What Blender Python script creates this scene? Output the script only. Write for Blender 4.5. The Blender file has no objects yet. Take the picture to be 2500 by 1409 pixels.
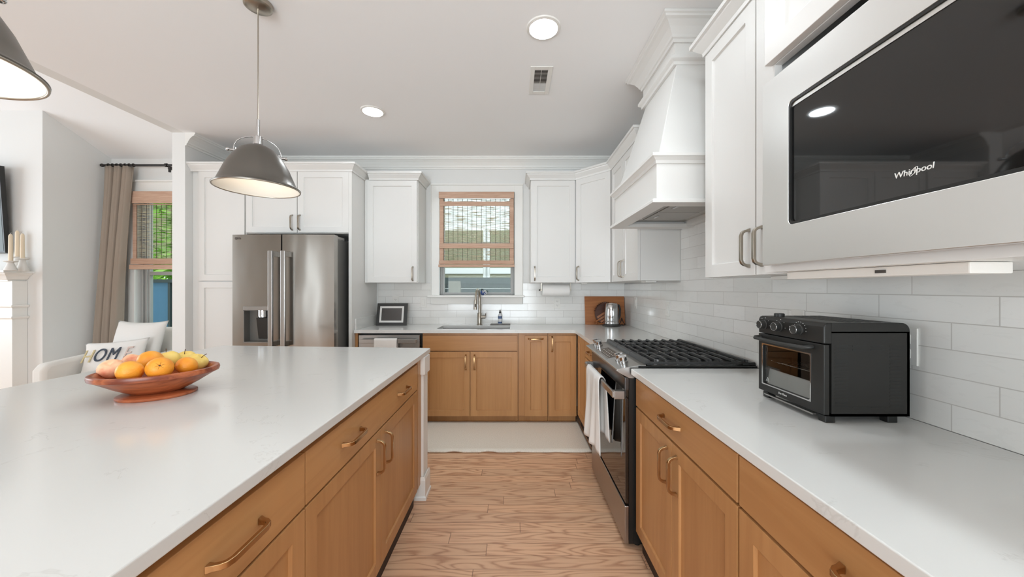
import bpy, bmesh, math, random
from mathutils import Matrix, Vector
random.seed(7)
PI = math.pi
sc = bpy.context.scene
C = sc.collection

# ------------------------------------------------------------------ camera
F_PX = 870.0
CAMZ = 1.314
cam_d = bpy.data.cameras.new('camera')
cam_d.sensor_width = 36.0
cam_d.lens = F_PX / 2500 * 36.0
cam_d.shift_x = -6 / 2500
cam_d.shift_y = -1 / 2500
cam_d.clip_start = 0.02
cam = bpy.data.objects.new('camera', cam_d)
cam.location = (0, 0, CAMZ)
cam.rotation_euler = (PI / 2, 0, 0)
C.objects.link(cam)
sc.camera = cam

def P(px, py, Y):
    """pixel of the photograph at depth Y -> point"""
    return Vector(((px - 1256) * Y / F_PX, Y, CAMZ - (py - 703.5) * Y / F_PX))

# ------------------------------------------------------------------ world, exposure
CAN_P = 4.2        # power of one ceiling can
world = bpy.data.worlds.new('world')
sc.world = world
world.use_nodes = True
wn = world.node_tree.nodes
wn['Background'].inputs[0].default_value = (0.86, 0.93, 1.0, 1)
wn['Background'].inputs[1].default_value = 3.0
sc.view_settings.view_transform = 'Standard'
sc.view_settings.look = 'None'
sc.view_settings.gamma = 1
sc.view_settings.use_curve_mapping = False
sc.view_settings.exposure = 0.0
sc.cycles.use_denoising = True
sc.cycles.max_bounces = 10
sc.cycles.diffuse_bounces = 6
sc.cycles.glossy_bounces = 4
sc.cycles.transmission_bounces = 6
sc.cycles.transparent_max_bounces = 12
sc.cycles.sample_clamp_indirect = 6
sc.cycles.sample_clamp_direct = 0
sc.cycles.caustics_reflective = False
sc.cycles.caustics_refractive = False

def area(name, loc, rot, sx, sy, power, col, spread=180):
    l = bpy.data.lights.new(name, 'AREA')
    l.shape = 'RECTANGLE'; l.size = sx; l.size_y = sy
    l.energy = power; l.color = col; l.spread = math.radians(spread)
    o = bpy.data.objects.new(name, l)
    o.location = loc; o.rotation_euler = rot
    C.objects.link(o)
    return o
# fill added as daylight from unseen glazed doors behind the viewpoint
area('daylight_patio_door', (-.8, -3.33, 1.35), (PI/2, 0, 0), 2.8, 2.3, 6, (0.85, 0.945, 1.0))
# upward-tilted fill added outside the unseen doors to brighten the ceiling
area('daylight_ground_bounce', (-.8, -3.5, 1.0), (PI/2 + math.radians(24), 0, 0), 2.8, 1.6, 62, (0.85, 0.945, 1.0), 110)
area('daylight_side_window', (-4.6, -3.33, 1.35), (PI/2, 0, 0), .16, 2.3, 9, (0.85, 0.945, 1.0))
area('daylight_living_window', (-6.72, 1.5, 1.6), (PI/2, 0, -PI/2), 2.6, 1.9, 46, (0.85, 0.945, 1.0))  # unseen living room window, added as side fill

# ------------------------------------------------------------------ materials
def srgb(r, g, b):
    f = lambda c: (c/255/12.92) if c/255 <= .04045 else ((c/255+.055)/1.055)**2.4
    return (f(r), f(g), f(b), 1)

def mat(name, col, rough=.5, metal=0, **kw):
    m = bpy.data.materials.new(name); m.use_nodes = True
    b = m.node_tree.nodes['Principled BSDF']
    b.inputs['Base Color'].default_value = col if len(col) == 4 else (*col, 1)
    b.inputs['Roughness'].default_value = rough
    b.inputs['Metallic'].default_value = metal
    for k, v in kw.items():
        b.inputs[k.replace('_', ' ')].default_value = v
    return m

class N:
    """small helper for node graphs"""
    def __init__(s, m):
        s.m = m; s.t = m.node_tree; s.b = s.t.nodes['Principled BSDF']
    def n(s, ty, **kw):
        o = s.t.nodes.new(ty)
        for k, v in kw.items(): setattr(o, k, v)
        return o
    def l(s, a, b): s.t.links.new(a, b)
    def math(s, op, a, b=None, c=None):
        o = s.n('ShaderNodeMath', operation=op)
        for i, x in enumerate((a, b, c)):
            if x is None: continue
            if isinstance(x, (int, float)): o.inputs[i].default_value = x
            else: s.l(x, o.inputs[i])
        return o.outputs[0]
    def pos(s):
        g = s.n('ShaderNodeNewGeometry'); x = s.n('ShaderNodeSeparateXYZ')
        s.l(g.outputs['Position'], x.inputs[0])
        return x.outputs
    def vec(s, x, y, z):
        o = s.n('ShaderNodeCombineXYZ')
        for i, v in enumerate((x, y, z)):
            if isinstance(v, (int, float)): o.inputs[i].default_value = v
            else: s.l(v, o.inputs[i])
        return o.outputs[0]
    def noise(s, v, scale=1, detail=3, rough=.5, dist=0):
        o = s.n('ShaderNodeTexNoise')
        if v is not None: s.l(v, o.inputs['Vector'])
        o.inputs['Scale'].default_value = scale; o.inputs['Detail'].default_value = detail
        o.inputs['Roughness'].default_value = rough; o.inputs['Distortion'].default_value = dist
        return o.outputs['Fac']
    def white(s, v):
        o = s.n('ShaderNodeTexWhiteNoise', noise_dimensions='3D'); s.l(v, o.inputs['Vector'])
        return o.outputs['Value']
    def ramp(s, f, stops):
        o = s.n('ShaderNodeValToRGB'); s.l(f, o.inputs[0])
        e = o.color_ramp.elements
        while len(e) < len(stops): e.new(.5)
        for i, (p, c) in enumerate(stops):
            e[i].position = p; e[i].color = c if len(c) == 4 else (*c, 1)
        return o.outputs[0]
    def mix(s, f, a, b, mode='MIX'):
        o = s.n('ShaderNodeMix', data_type='RGBA', blend_type=mode)
        for i, x in ((0, f), (6, a), (7, b)):
            if isinstance(x, (int, float)): o.inputs[i].default_value = x
            elif isinstance(x, tuple): o.inputs[i].default_value = x
            else: s.l(x, o.inputs[i])
        return o.outputs[2]
    def base(s, c): s.l(c, s.b.inputs['Base Color'])
    def rough(s, c): s.l(c, s.b.inputs['Roughness'])
    def bump(s, h, strength=.2, dist=.01):
        o = s.n('ShaderNodeBump'); o.inputs['Strength'].default_value = strength
        o.inputs['Distance'].default_value = dist
        s.l(h, o.inputs['Height']); s.l(o.outputs[0], s.b.inputs['Normal'])

def tc(n):
    o = n.n('ShaderNodeTexCoord'); x = n.n('ShaderNodeSeparateXYZ'); n.l(o.outputs['Object'], x.inputs[0])
    return x.outputs

M = {}
M['paint_wall'] = mat('wall_paint', srgb(227, 227, 225), .75)
M['paint_ceiling'] = mat('ceiling_paint', srgb(240, 240, 240), .8)
M['trim'] = mat('trim_paint', srgb(234, 233, 229), .4)
M['white'] = mat('white_cabinet_paint', srgb(223, 222, 219), .33)

def wood_mat(name, light, dark, axis='z', scale=1.0, rough=.36, lo=.38, hi=.62):
    m = mat(name, light, rough); n = N(m); p = tc(n)
    a, b = 28*scale, 1.6*scale
    if axis == 'z': v = n.vec(n.math('MULTIPLY', p[0], a), n.math('MULTIPLY', p[1], a), n.math('MULTIPLY', p[2], b))
    elif axis == 'x': v = n.vec(n.math('MULTIPLY', p[0], b), n.math('MULTIPLY', p[1], a), n.math('MULTIPLY', p[2], a))
    else: v = n.vec(n.math('MULTIPLY', p[0], a), n.math('MULTIPLY', p[1], b), n.math('MULTIPLY', p[2], a))
    f1 = n.noise(v, 1, 4, .6, .6)
    f2 = n.noise(v, .12, 2, .5, .3)
    f = n.math('ADD', n.math('MULTIPLY', f1, .5), n.math('MULTIPLY', f2, .5))
    n.base(n.ramp(f, [(lo, dark), (hi, light)]))
    return m
M['wood'] = wood_mat('stained_maple', srgb(190, 141, 91), srgb(174, 125, 77), 'z', 1)
M['wood_h'] = wood_mat('stained_maple_across', srgb(190, 141, 91), srgb(174, 125, 77), 'y', 1)
M['wood_hx'] = wood_mat('stained_maple_along', srgb(190, 141, 91), srgb(174, 125, 77), 'x', 1)
M['toe'] = mat('toe_board', srgb(46, 30, 22), .6)  # near-black stands in for shade under the island and range-run doors
M['board'] = wood_mat('bamboo_board', srgb(186, 122, 70), srgb(150, 88, 46), 'x', 1.2)
M['bowl'] = wood_mat('cherry_wood', srgb(190, 108, 68), srgb(122, 56, 34), 'x', 1.1, .3, .43, .58)

# floor
m = mat('oak_floor', srgb(170, 112, 82), .32); n = N(m); p = n.pos()
PW = .0832
yr = n.math('DIVIDE', n.math('SUBTRACT', p[1], 2.83 - PW*60), PW)
row = n.math('FLOOR', yr)
fy = n.math('FRACT', yr)
rr = n.white(n.vec(row, 3.3, 1.7))
xs = n.math('DIVIDE', n.math('ADD', p[0], n.math('MULTIPLY', rr, 7.7)), 1.25)
col = n.math('FLOOR', xs); fx = n.math('FRACT', xs)
rid = n.white(n.vec(row, col, .5))
nv = n.vec(n.math('ADD', n.math('MULTIPLY', p[0], 1.7), n.math('MULTIPLY', rid, 37)),
           n.math('ADD', n.math('MULTIPLY', p[1], 13), n.math('MULTIPLY', rid, 91)), 0)
field = n.noise(nv, 1.0, 1.5, .4, .3)
rings = n.math('FRACT', n.math('MULTIPLY', field, 9))
rings = n.math('ABSOLUTE', n.math('SUBTRACT', rings, .5))
fine = n.noise(n.vec(n.math('MULTIPLY', p[0], 14), n.math('MULTIPLY', p[1], 240), rid), 1, 3, .6)
g = n.math('ADD', n.math('MULTIPLY', rings, 1.2), n.math('MULTIPLY', n.math('SUBTRACT', fine, .5), .5))
colr = n.ramp(g, [(.0, srgb(188, 142, 112)), (.12, srgb(204, 160, 128)), (.3, srgb(222, 180, 146)), (.9, srgb(229, 190, 156))])
tint = n.ramp(rid, [(0, (.88, .87, .86)), (.5, (1, 1, 1)), (1, (1.0, .97, .94))])
colr = n.mix(1.0, colr, tint, 'MULTIPLY')
seam_y = n.math('LESS_THAN', n.math('MINIMUM', fy, n.math('SUBTRACT', 1, fy)), .017)
seam_x = n.math('LESS_THAN', n.math('MINIMUM', fx, n.math('SUBTRACT', 1, fx)), .0016)
seam = n.math('MAXIMUM', seam_y, seam_x)
n.base(n.mix(n.math('MULTIPLY', seam, .6), colr, srgb(96, 58, 42)))
n.bump(n.math('SUBTRACT', n.math('MULTIPLY', g, .25), seam), .25, .002)
M['floor'] = m

# quartz
m = mat('white_quartz', srgb(222, 221, 218), .16); n = N(m); p = n.pos()
v = n.vec(p[0], p[1], p[2])
f = n.noise(v, 3.1, 5, .62, 1.4)
vein = n.math('SUBTRACT', 1, n.math('MINIMUM', 1, n.math('MULTIPLY', n.math('ABSOLUTE', n.math('SUBTRACT', f, .5)), 90)))
mask = n.math('GREATER_THAN', n.noise(v, 5.3, 2), .57)
veinm = n.math('MULTIPLY', n.math('MULTIPLY', vein, mask), .22)
n.base(n.mix(veinm, srgb(214, 214, 211), srgb(170, 166, 160)))
M['quartz'] = m

# tiles (u along the wall, rows up from the counter)
def tile_mat(name, ax, u0):
    m = mat(name, srgb(222, 220, 216), .12); n = N(m); p = n.pos()
    RH, L = .0758, .2965
    rz = n.math('DIVIDE', n.math('SUBTRACT', p[2], .914), RH)
    row = n.math('FLOOR', rz); fz = n.math('FRACT', rz)
    u = n.math('DIVIDE', n.math('ADD', n.math('SUBTRACT', p[ax], u0), n.math('MULTIPLY', row, .0988)), L)
    cl = n.math('FLOOR', u); fu = n.math('FRACT', u)
    ez = n.math('MINIMUM', fz, n.math('SUBTRACT', 1, fz))
    eu = n.math('MINIMUM', fu, n.math('SUBTRACT', 1, fu))
    g = n.math('MAXIMUM', n.math('LESS_THAN', ez, .018), n.math('LESS_THAN', eu, .0045))
    rid = n.white(n.vec(row, cl, 2.2))
    tone = n.ramp(rid, [(0, srgb(224, 223, 219)), (1, srgb(234, 233, 230))])
    cloud = n.noise(n.vec(n.math('MULTIPLY', p[0], 7), n.math('MULTIPLY', p[1], 7), n.math('MULTIPLY', p[2], 26)), 1.6, 5, .65, 1.0)
    tone = n.mix(n.math('MULTIPLY', n.math('GREATER_THAN', cloud, .58), .10), tone, srgb(200, 198, 194))
    n.base(n.mix(g, tone, srgb(190, 187, 182)))
    n.rough(n.math('ADD', .12, n.math('MULTIPLY', g, .6)))
    h = n.math('ADD', n.math('MINIMUM', 1, n.math('MULTIPLY', ez, 30)), n.math('MULTIPLY', cloud, .5))
    n.bump(h, .06, .002)
    return m
M['tile_x'] = tile_mat('white_tile_back', 0, .05)
M['tile_y'] = tile_mat('white_tile_side', 1, .993)

def steel(name, col, rough, wav=0.0, axis=2):
    m = mat(name, col, rough, 1.0); n = N(m); p = n.pos()
    k = [700, 700, 700]; k[axis] = 3
    v = n.vec(*[n.math('MULTIPLY', p[i], k[i]) for i in range(3)])
    f = n.noise(v, 1, 2)
    n.rough(n.math('ADD', rough - .02, n.math('MULTIPLY', f, .04)))
    if wav:
        w = n.noise(n.vec(n.math('MULTIPLY', p[0], 5), n.math('MULTIPLY', p[1], 5), n.math('MULTIPLY', p[2], 1.7)), 1, 1)
        n.bump(w, wav, .05)
    return m
M['steel'] = mat('brushed_steel', srgb(176, 174, 171), .3, 1)
M['steel_fridge'] = steel('fridge_steel', srgb(166, 162, 156), .21, .10, 0)
M['steel_mw'] = steel('microwave_steel', srgb(232, 231, 228), .34, 0, 1)
M['chrome'] = mat('polished_steel', srgb(200, 200, 200), .1, 1)
M['nickel'] = mat('brushed_nickel', srgb(172, 164, 152), .28, 1)
M['brass'] = mat('champagne_bronze', srgb(188, 152, 110), .26, 1)
M['black'] = mat('black_enamel', srgb(26, 26, 25), .3)
M['black_matte'] = mat('matte_black', srgb(44, 44, 42), .45)
M['iron'] = mat('cast_iron', srgb(50, 50, 50), .42)
M['gloss_black'] = mat('black_glass', srgb(12, 12, 12), .03, 0, Specular_IOR_Level=.9)
M['oven_body'] = mat('oven_shell', srgb(38, 37, 35), .42, .2)
M['dark_screen'] = mat('frame_screen', srgb(70, 66, 64), .2)
M['mat_white'] = mat('frame_mat', srgb(226, 224, 220), .7)
M['gunmetal'] = mat('pendant_gunmetal', srgb(112, 108, 102), .36, .75)
M['enamel_in'] = mat('pendant_lining', srgb(236, 230, 220), .5)
M['plastic'] = mat('white_plastic', srgb(228, 226, 221), .35)
M['slot'] = mat('outlet_slot', srgb(70, 66, 62), .6)
M['linen'] = mat('chair_linen', srgb(222, 218, 212), .95)
M['pillow'] = mat('pillow_cotton', srgb(226, 223, 219), .95)
M['towel'] = mat('towel_cotton', srgb(232, 230, 226), 1.0)
M['paper'] = mat('paper_towel', srgb(240, 239, 237), .95)
M['wax'] = mat('candle_wax', srgb(228, 210, 184), .5)
M['plaster'] = mat('white_ceramic', srgb(222, 219, 214), .6)
M['tv'] = mat('tv_screen', srgb(20, 44, 38), .08)
M['blind'] = wood_mat('woven_reed', srgb(208, 176, 154), srgb(184, 148, 126), 'x', 4, .8)
M['cord'] = mat('blind_cord', srgb(84, 70, 56), .8)
M['alum'] = mat('window_aluminium', srgb(168, 168, 166), .5)
M['olive'] = mat('neighbour_pane', srgb(132, 128, 98), .4)
M['siding'] = mat('neighbour_siding', srgb(224, 226, 224), .7)
M['fence_dark'] = mat('dark_fence', srgb(40, 54, 52), .7)
M['fence_blue'] = mat('blue_fence', srgb(52, 104, 134), .6)
M['post'] = mat('grey_post', srgb(132, 126, 114), .8)
M['bark'] = mat('tree_bark', srgb(140, 122, 104), .9)
M['grass'] = mat('lawn', srgb(96, 120, 66), .9)
M['towel_blue'] = mat('blue_cloth', srgb(62, 84, 136), .9)
M['label_blue'] = mat('bottle_label_blue', srgb(72, 92, 128), .5)
M['bottle'] = mat('soap_bottle', srgb(206, 208, 210), .3)
M['tray'] = mat('grey_tray', srgb(110, 108, 106), .5)
M['sink'] = mat('sink_steel', srgb(176, 176, 174), .3, .85)
M['stem'] = mat('fruit_stem', srgb(90, 64, 40), .8)
M['walnut'] = wood_mat('walnut_board', srgb(92, 50, 30), srgb(66, 34, 22), 'x', 2)
M['pale_board'] = wood_mat('striped_board', srgb(196, 140, 104), srgb(160, 98, 62), 'x', 3)
M['text_white'] = mat('white_lettering', srgb(226, 226, 222), .4)
M['text_grey'] = mat('grey_lettering', srgb(92, 84, 78), .5)
M['text_navy'] = mat('navy_lettering', srgb(64, 72, 84), .9)
M['text_gold'] = mat('tan_lettering', srgb(196, 180, 140), .9)
M['text_pink'] = mat('blush_lettering', srgb(206, 186, 178), .9)
M['panel_gloss'] = mat('range_display', srgb(74, 58, 44), .15)
M['rod'] = mat('curtain_rod', srgb(34, 30, 28), .45)
M['filter'] = mat('hood_filter', srgb(176, 173, 168), .45, .5)
M['inner_tint'] = mat('oven_inside', srgb(120, 120, 118), .35, .2)
M['sky_wood'] = mat('raw_underside', srgb(206, 170, 128), .6)

m = mat('curtain_fabric', srgb(178, 164, 150), .95); n = N(m)
tr = n.n('ShaderNodeBsdfTranslucent'); tr.inputs[0].default_value = srgb(178, 164, 150)
mx = n.n('ShaderNodeMixShader'); mx.inputs[0].default_value = .25
n.l(n.b.outputs[0], mx.inputs[1]); n.l(tr.outputs[0], mx.inputs[2])
n.l(mx.outputs[0], n.t.nodes['Material Output'].inputs[0]); M['curtain'] = m

m = mat('wool_rug', srgb(226, 220, 208), 1.0); n = N(m); p = n.pos()
f = n.noise(n.vec(p[0], p[1], 0), 130, 3, .7)
n.base(n.ramp(f, [(.3, srgb(218, 210, 196)), (.7, srgb(240, 234, 222))])); n.bump(f, .6, .004)
M['rug'] = m

# see-through woven shade: reeds with gaps between them
m = mat('sheer_reed', srgb(206, 196, 176), .9); n = N(m); p = n.pos()
w = n.noise(n.vec(n.math('MULTIPLY', p[0], 6), 0, n.math('MULTIPLY', p[2], 210)), 1, 2, .6)
gap = n.math('GREATER_THAN', w, .47)
tp = n.n('ShaderNodeBsdfTransparent')
tl = n.n('ShaderNodeBsdfTranslucent'); tl.inputs[0].default_value = srgb(225, 216, 196)
m1 = n.n('ShaderNodeMixShader'); m1.inputs[0].default_value = .6
n.l(n.b.outputs[0], m1.inputs[1]); n.l(tl.outputs[0], m1.inputs[2])
m2 = n.n('ShaderNodeMixShader'); n.l(gap, m2.inputs[0]); n.l(m1.outputs[0], m2.inputs[1]); n.l(tp.outputs[0], m2.inputs[2])
n.l(m2.outputs[0], n.t.nodes['Material Output'].inputs[0]); M['sheer'] = m

# window glass
m = mat('window_glass', (1, 1, 1), 0); n = N(m)
tp = n.n('ShaderNodeBsdfTransparent'); tp.inputs[0].default_value = (.93, .97, .96, 1)
gl = n.n('ShaderNodeBsdfGlossy'); gl.inputs['Roughness'].default_value = 0
m1 = n.n('ShaderNodeMixShader'); m1.inputs[0].default_value = .012
n.l(tp.outputs[0], m1.inputs[1]); n.l(gl.outputs[0], m1.inputs[2])
n.l(m1.outputs[0], n.t.nodes['Material Output'].inputs[0]); M['glass'] = m
m = m.copy(); m.name = 'tinted_oven_glass'
for nd in m.node_tree.nodes:
    if nd.type == 'BSDF_TRANSPARENT': nd.inputs[0].default_value = (.80, .80, .79, 1)
    if nd.type == 'MIX_SHADER': nd.inputs[0].default_value = .07
M['oven_glass'] = m

def emis(name, col, s):
    m = mat(name, col); b = m.node_tree.nodes['Principled BSDF']
    b.inputs['Emission Color'].default_value = col; b.inputs['Emission Strength'].default_value = s
    return m
M['lens'] = emis('lamp_lens', (.865, .945, 1.0, 1), CAN_P / (PI * PI * .074**2))
M['bulb'] = emis('pendant_bulb', (1, .95, .88, 1), 14)

def fruit_mat(name, base, alt, scale, bump=.1, lo=.35, hi=.65, rough=.42):
    m = mat(name, base, rough, Subsurface_Weight=.0); n = N(m)
    o = n.n('ShaderNodeTexCoord').outputs['Object']
    f = n.noise(o, scale, 3, .6)
    n.base(n.ramp(f, [(lo, base), (hi, alt)]))
    n.bump(n.noise(o, 260, 2), bump, .002)
    return m
M['orange'] = fruit_mat('orange_peel', srgb(240, 148, 34), srgb(246, 172, 60), 12, .35)
M['peach'] = fruit_mat('peach_skin', srgb(246, 208, 168), srgb(230, 142, 108), 16, .02, .42, .68, .6)
M['apple'] = fruit_mat('yellow_apple_skin', srgb(240, 206, 104), srgb(248, 222, 130), 20, .02)
m = mat('leaf', srgb(96, 150, 48), .6); n = N(m)
oi = n.n('ShaderNodeNewGeometry')
n.base(n.ramp(oi.outputs['Random Per Island'], [(0, srgb(58, 104, 30)), (.5, srgb(120, 172, 62)), (1, srgb(178, 214, 110))]))
tr = n.n('ShaderNodeBsdfTranslucent'); tr.inputs[0].default_value = srgb(170, 214, 90)
mx = n.n('ShaderNodeMixShader'); mx.inputs[0].default_value = .4
n.l(n.b.outputs[0], mx.inputs[1]); n.l(tr.outputs[0], mx.inputs[2])
n.l(mx.outputs[0], n.t.nodes['Material Output'].inputs[0]); M['leaf'] = m

# ------------------------------------------------------------------ mesh helpers
class MB:
    def __init__(s, mtx=None):
        s.v = []; s.f = []; s.mtx = mtx; s.smooth = False
    def add(s, vs, fs):
        o = len(s.v)
        for v in vs:
            v = Vector(v)
            if s.mtx: v = s.mtx @ v
            s.v.append(v)
        s.f += [tuple(i + o for i in f) for f in fs]
        return s
    def box(s, x0, x1, y0, y1, z0, z1):
        vs = [(x, y, z) for z in (z0, z1) for y in (y0, y1) for x in (x0, x1)]
        return s.add(vs, [(0, 2, 3, 1), (4, 5, 7, 6), (0, 1, 5, 4), (2, 6, 7, 3), (0, 4, 6, 2), (1, 3, 7, 5)])
    def hexa(s, a, b):
        """loft between two quads"""
        return s.add(list(a) + list(b), [(3, 2, 1, 0), (4, 5, 6, 7), (0, 1, 5, 4), (1, 2, 6, 5), (2, 3, 7, 6), (3, 0, 4, 7)])
    def prism(s, pts, a, b, axis='z'):
        n = len(pts)
        def mk(p, t):
            return (p[0], p[1], t) if axis == 'z' else ((p[0], t, p[1]) if axis == 'y' else (t, p[0], p[1]))
        vs = [mk(p, a) for p in pts] + [mk(p, b) for p in pts]
        fs = [tuple(reversed(range(n))), tuple(range(n, 2*n))] + [(i, (i+1) % n, n+(i+1) % n, n+i) for i in range(n)]
        return s.add(vs, fs)
    def lathe(s, prof, c=(0, 0, 0), seg=32, axis='z', sx=1, sy=1, cap=True):
        vs = []; fs = []; n = len(prof)
        for i in range(seg):
            a = 2*PI*i/seg; ca, sa = math.cos(a)*sx, math.sin(a)*sy
            for r, z in prof:
                if axis == 'z': q = (c[0]+r*ca, c[1]+r*sa, c[2]+z)
                elif axis == 'y': q = (c[0]+r*ca, c[1]+z, c[2]+r*sa)
                else: q = (c[0]+z, c[1]+r*ca, c[2]+r*sa)
                vs.append(q)
        for i in range(seg):
            j = (i+1) % seg
            for k in range(n-1):
                fs.append((i*n+k, j*n+k, j*n+k+1, i*n+k+1))
        if cap:
            if prof[0][0] > 1e-6: fs.append(tuple(i*n for i in range(seg)))
            if prof[-1][0] > 1e-6: fs.append(tuple(i*n+n-1 for i in range(seg)))
        return s.add(vs, fs)
    def cyl(s, p0, p1, r, seg=16, r2=None):
        return s.tube([p0, p1], [r, r if r2 is None else r2], seg)
    def tube(s, path, r, seg=10, cap=True):
        path = [Vector(p) for p in path]; n = len(path)
        if not isinstance(r, (list, tuple)): r = [r]*n
        vs = []; fs = []
        t0 = (path[1]-path[0]).normalized()
        ref = Vector((0, 0, 1)) if abs(t0.z) < .9 else Vector((1, 0, 0))
        u = t0.cross(ref).normalized()
        for i in range(n):
            if i == 0: t = t0
            elif i == n-1: t = (path[-1]-path[-2]).normalized()
            else: t = ((path[i+1]-path[i]).normalized() + (path[i]-path[i-1]).normalized()).normalized()
            u = (u - t*u.dot(t)).normalized(); w = t.cross(u)
            for k in range(seg):
                a = 2*PI*k/seg
                vs.append(path[i] + (u*math.cos(a) + w*math.sin(a))*r[i])
        for i in range(n-1):
            for k in range(seg):
                k2 = (k+1) % seg
                fs.append((i*seg+k, i*seg+k2, (i+1)*seg+k2, (i+1)*seg+k))
        if cap:
            fs.append(tuple(reversed(range(seg)))); fs.append(tuple((n-1)*seg+k for k in range(seg)))
        return s.add(vs, fs)
    def ell(s, c, rx, ry, rz, seg=24, rings=14, f=None):
        vs = []; fs = []
        for j in range(rings+1):
            th = PI*j/rings
            for i in range(seg):
                a = 2*PI*i/seg
                d = Vector((math.sin(th)*math.cos(a), math.sin(th)*math.sin(a), math.cos(th)))
                k = f(d) if f else 1
                vs.append((c[0]+d.x*rx*k, c[1]+d.y*ry*k, c[2]+d.z*rz*k))
        for j in range(rings):
            for i in range(seg):
                i2 = (i+1) % seg
                fs.append((j*seg+i, (j+1)*seg+i, (j+1)*seg+i2, j*seg+i2))
        return s.add(vs, fs)
    def molding(s, path, prof, z0=0):
        """prof = [(out, z)] closed section swept along a plan path, outward on the path's right"""
        path = [Vector((p[0], p[1])) for p in path]; n = len(path); m = len(prof)
        offs = []
        for i in range(n):
            ds = []
            if i > 0: ds.append((path[i]-path[i-1]).normalized())
            if i < n-1: ds.append((path[i+1]-path[i]).normalized())
            ns = [Vector((d.y, -d.x)) for d in ds]
            if len(ns) == 1: o = ns[0]
            else:
                b = (ns[0]+ns[1]).normalized(); o = b / max(.3, b.dot(ns[0]))
            offs.append(o)
        vs = []
        for i in range(n):
            for (o, z) in prof:
                q = path[i] + offs[i]*o
                vs.append((q.x, q.y, z0+z))
        fs = []
        for i in range(n-1):
            for k in range(m):
                k2 = (k+1) % m
                fs.append((i*m+k, i*m+k2, (i+1)*m+k2, (i+1)*m+k))
        fs.append(tuple(range(m))); fs.append(tuple(reversed([(n-1)*m+k for k in range(m)])))
        return s.add(vs, fs)
    def grid(s, nu, nv, fn):
        vs = [fn(i/(nu-1), j/(nv-1)) for j in range(nv) for i in range(nu)]
        return s.add(vs, [(j*nu+i, j*nu+i+1, (j+1)*nu+i+1, (j+1)*nu+i) for j in range(nv-1) for i in range(nu-1)])

WM = {}
def _props(o, label, cat, group, kind):
    if label: o['label'] = label
    if cat: o['category'] = cat
    if group: o['group'] = group
    if kind: o['kind'] = kind

def thing(name, label, cat, loc=(0, 0, 0), rz=0, group=None):
    o = bpy.data.objects.new(name, None); C.objects.link(o)
    o.empty_display_size = .05
    o.location = loc; o.rotation_euler = (0, 0, rz)
    WM[o.name] = Matrix.Translation(Vector(loc)) @ Matrix.Rotation(rz, 4, 'Z')
    _props(o, label, cat, group, None)
    return o

def obj(name, mb, material, parent=None, local=False, bevel=0, smooth=0, label=None, cat=None,
        group=None, kind=None, solid=0, sub=0, loc=None, seg=2):
    me = bpy.data.meshes.new(name)
    vs = mb.v
    o = bpy.data.objects.new(name, me); C.objects.link(o)
    if parent is not None:
        o.parent = parent
        W = WM[parent.name]; WM[o.name] = W
        if not local:
            inv = W.inverted(); vs = [inv @ v for v in vs]
    else:
        if loc is None:
            xs = [v.x for v in vs]; ys = [v.y for v in vs]; zs = [v.z for v in vs]
            loc = Vector(((min(xs)+max(xs))/2, (min(ys)+max(ys))/2, min(zs)))
        loc = Vector(loc)
        vs = [v - loc for v in vs]; o.location = loc
        WM[o.name] = Matrix.Translation(loc)
    me.from_pydata([tuple(v) for v in vs], [], mb.f)
    bm = bmesh.new(); bm.from_mesh(me)
    if smooth: bmesh.ops.remove_doubles(bm, verts=bm.verts, dist=1e-6)
    if not solid: bmesh.ops.recalc_face_normals(bm, faces=bm.faces)
    bm.to_mesh(me); bm.free()
    me.materials.append(material)
    if smooth:
        for p_ in me.polygons: p_.use_smooth = True
        me.set_sharp_from_angle(angle=math.radians(smooth))
    if solid:
        md = o.modifiers.new('solid', 'SOLIDIFY'); md.thickness = solid; md.offset = 0
    if bevel:
        md = o.modifiers.new('edge', 'BEVEL'); md.width = bevel; md.segments = seg
        md.limit_method = 'ANGLE'; md.angle_limit = math.radians(40)
    if sub:
        md = o.modifiers.new('sub', 'SUBSURF'); md.levels = sub; md.render_levels = sub
    _props(o, label, cat, group, kind)
    return o

def struct(name, mb, material, **kw):
    return obj(name, mb, material, kind='structure', **kw)

def text(name, s, size, mtx, material, parent, ext=.0006, shear=0, spacing=1.0, label=None):
    cu = bpy.data.curves.new(name, 'FONT'); cu.body = s; cu.size = size; cu.extrude = ext
    cu.align_x = 'CENTER'; cu.align_y = 'CENTER'; cu.shear = shear; cu.space_character = spacing
    t = bpy.data.objects.new(name, cu); C.objects.link(t)
    dg = bpy.context.evaluated_depsgraph_get()
    me = bpy.data.meshes.new_from_object(t.evaluated_get(dg))
    bpy.data.objects.remove(t)
    me.transform(WM[parent.name].inverted() @ mtx)
    me.materials.clear(); me.materials.append(material)
    o = bpy.data.objects.new(name, me); C.objects.link(o); o.parent = parent
    WM[o.name] = WM[parent.name]
    if label: o['label'] = label
    return o

def frame(o, W):
    W = Vector(W); V = Vector((0, 0, 1)); U = V.cross(W)
    m = Matrix.Identity(4)
    for i in range(3):
        m[i][0] = U[i]; m[i][1] = V[i]; m[i][2] = W[i]; m[i][3] = o[i]
    return m

# room numbers
BW = 3.97      # back wall
RW = 1.227     # side wall behind the range
CZ = 2.755     # kitchen ceiling
LX = -3.05     # kitchen end wall
FB = frame((0, 3.45, 0), (0, -1, 0))
FR = frame((.624, 0, 0), (-1, 0, 0))
FI = frame((-.601, 0, 0), (1, 0, 0))

# ------------------------------------------------------------------ room shell
mb = MB().box(-6.6, RW+.15, -3.2, BW+.12, -.05, 0)
struct('floor', mb, M['floor'])

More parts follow.
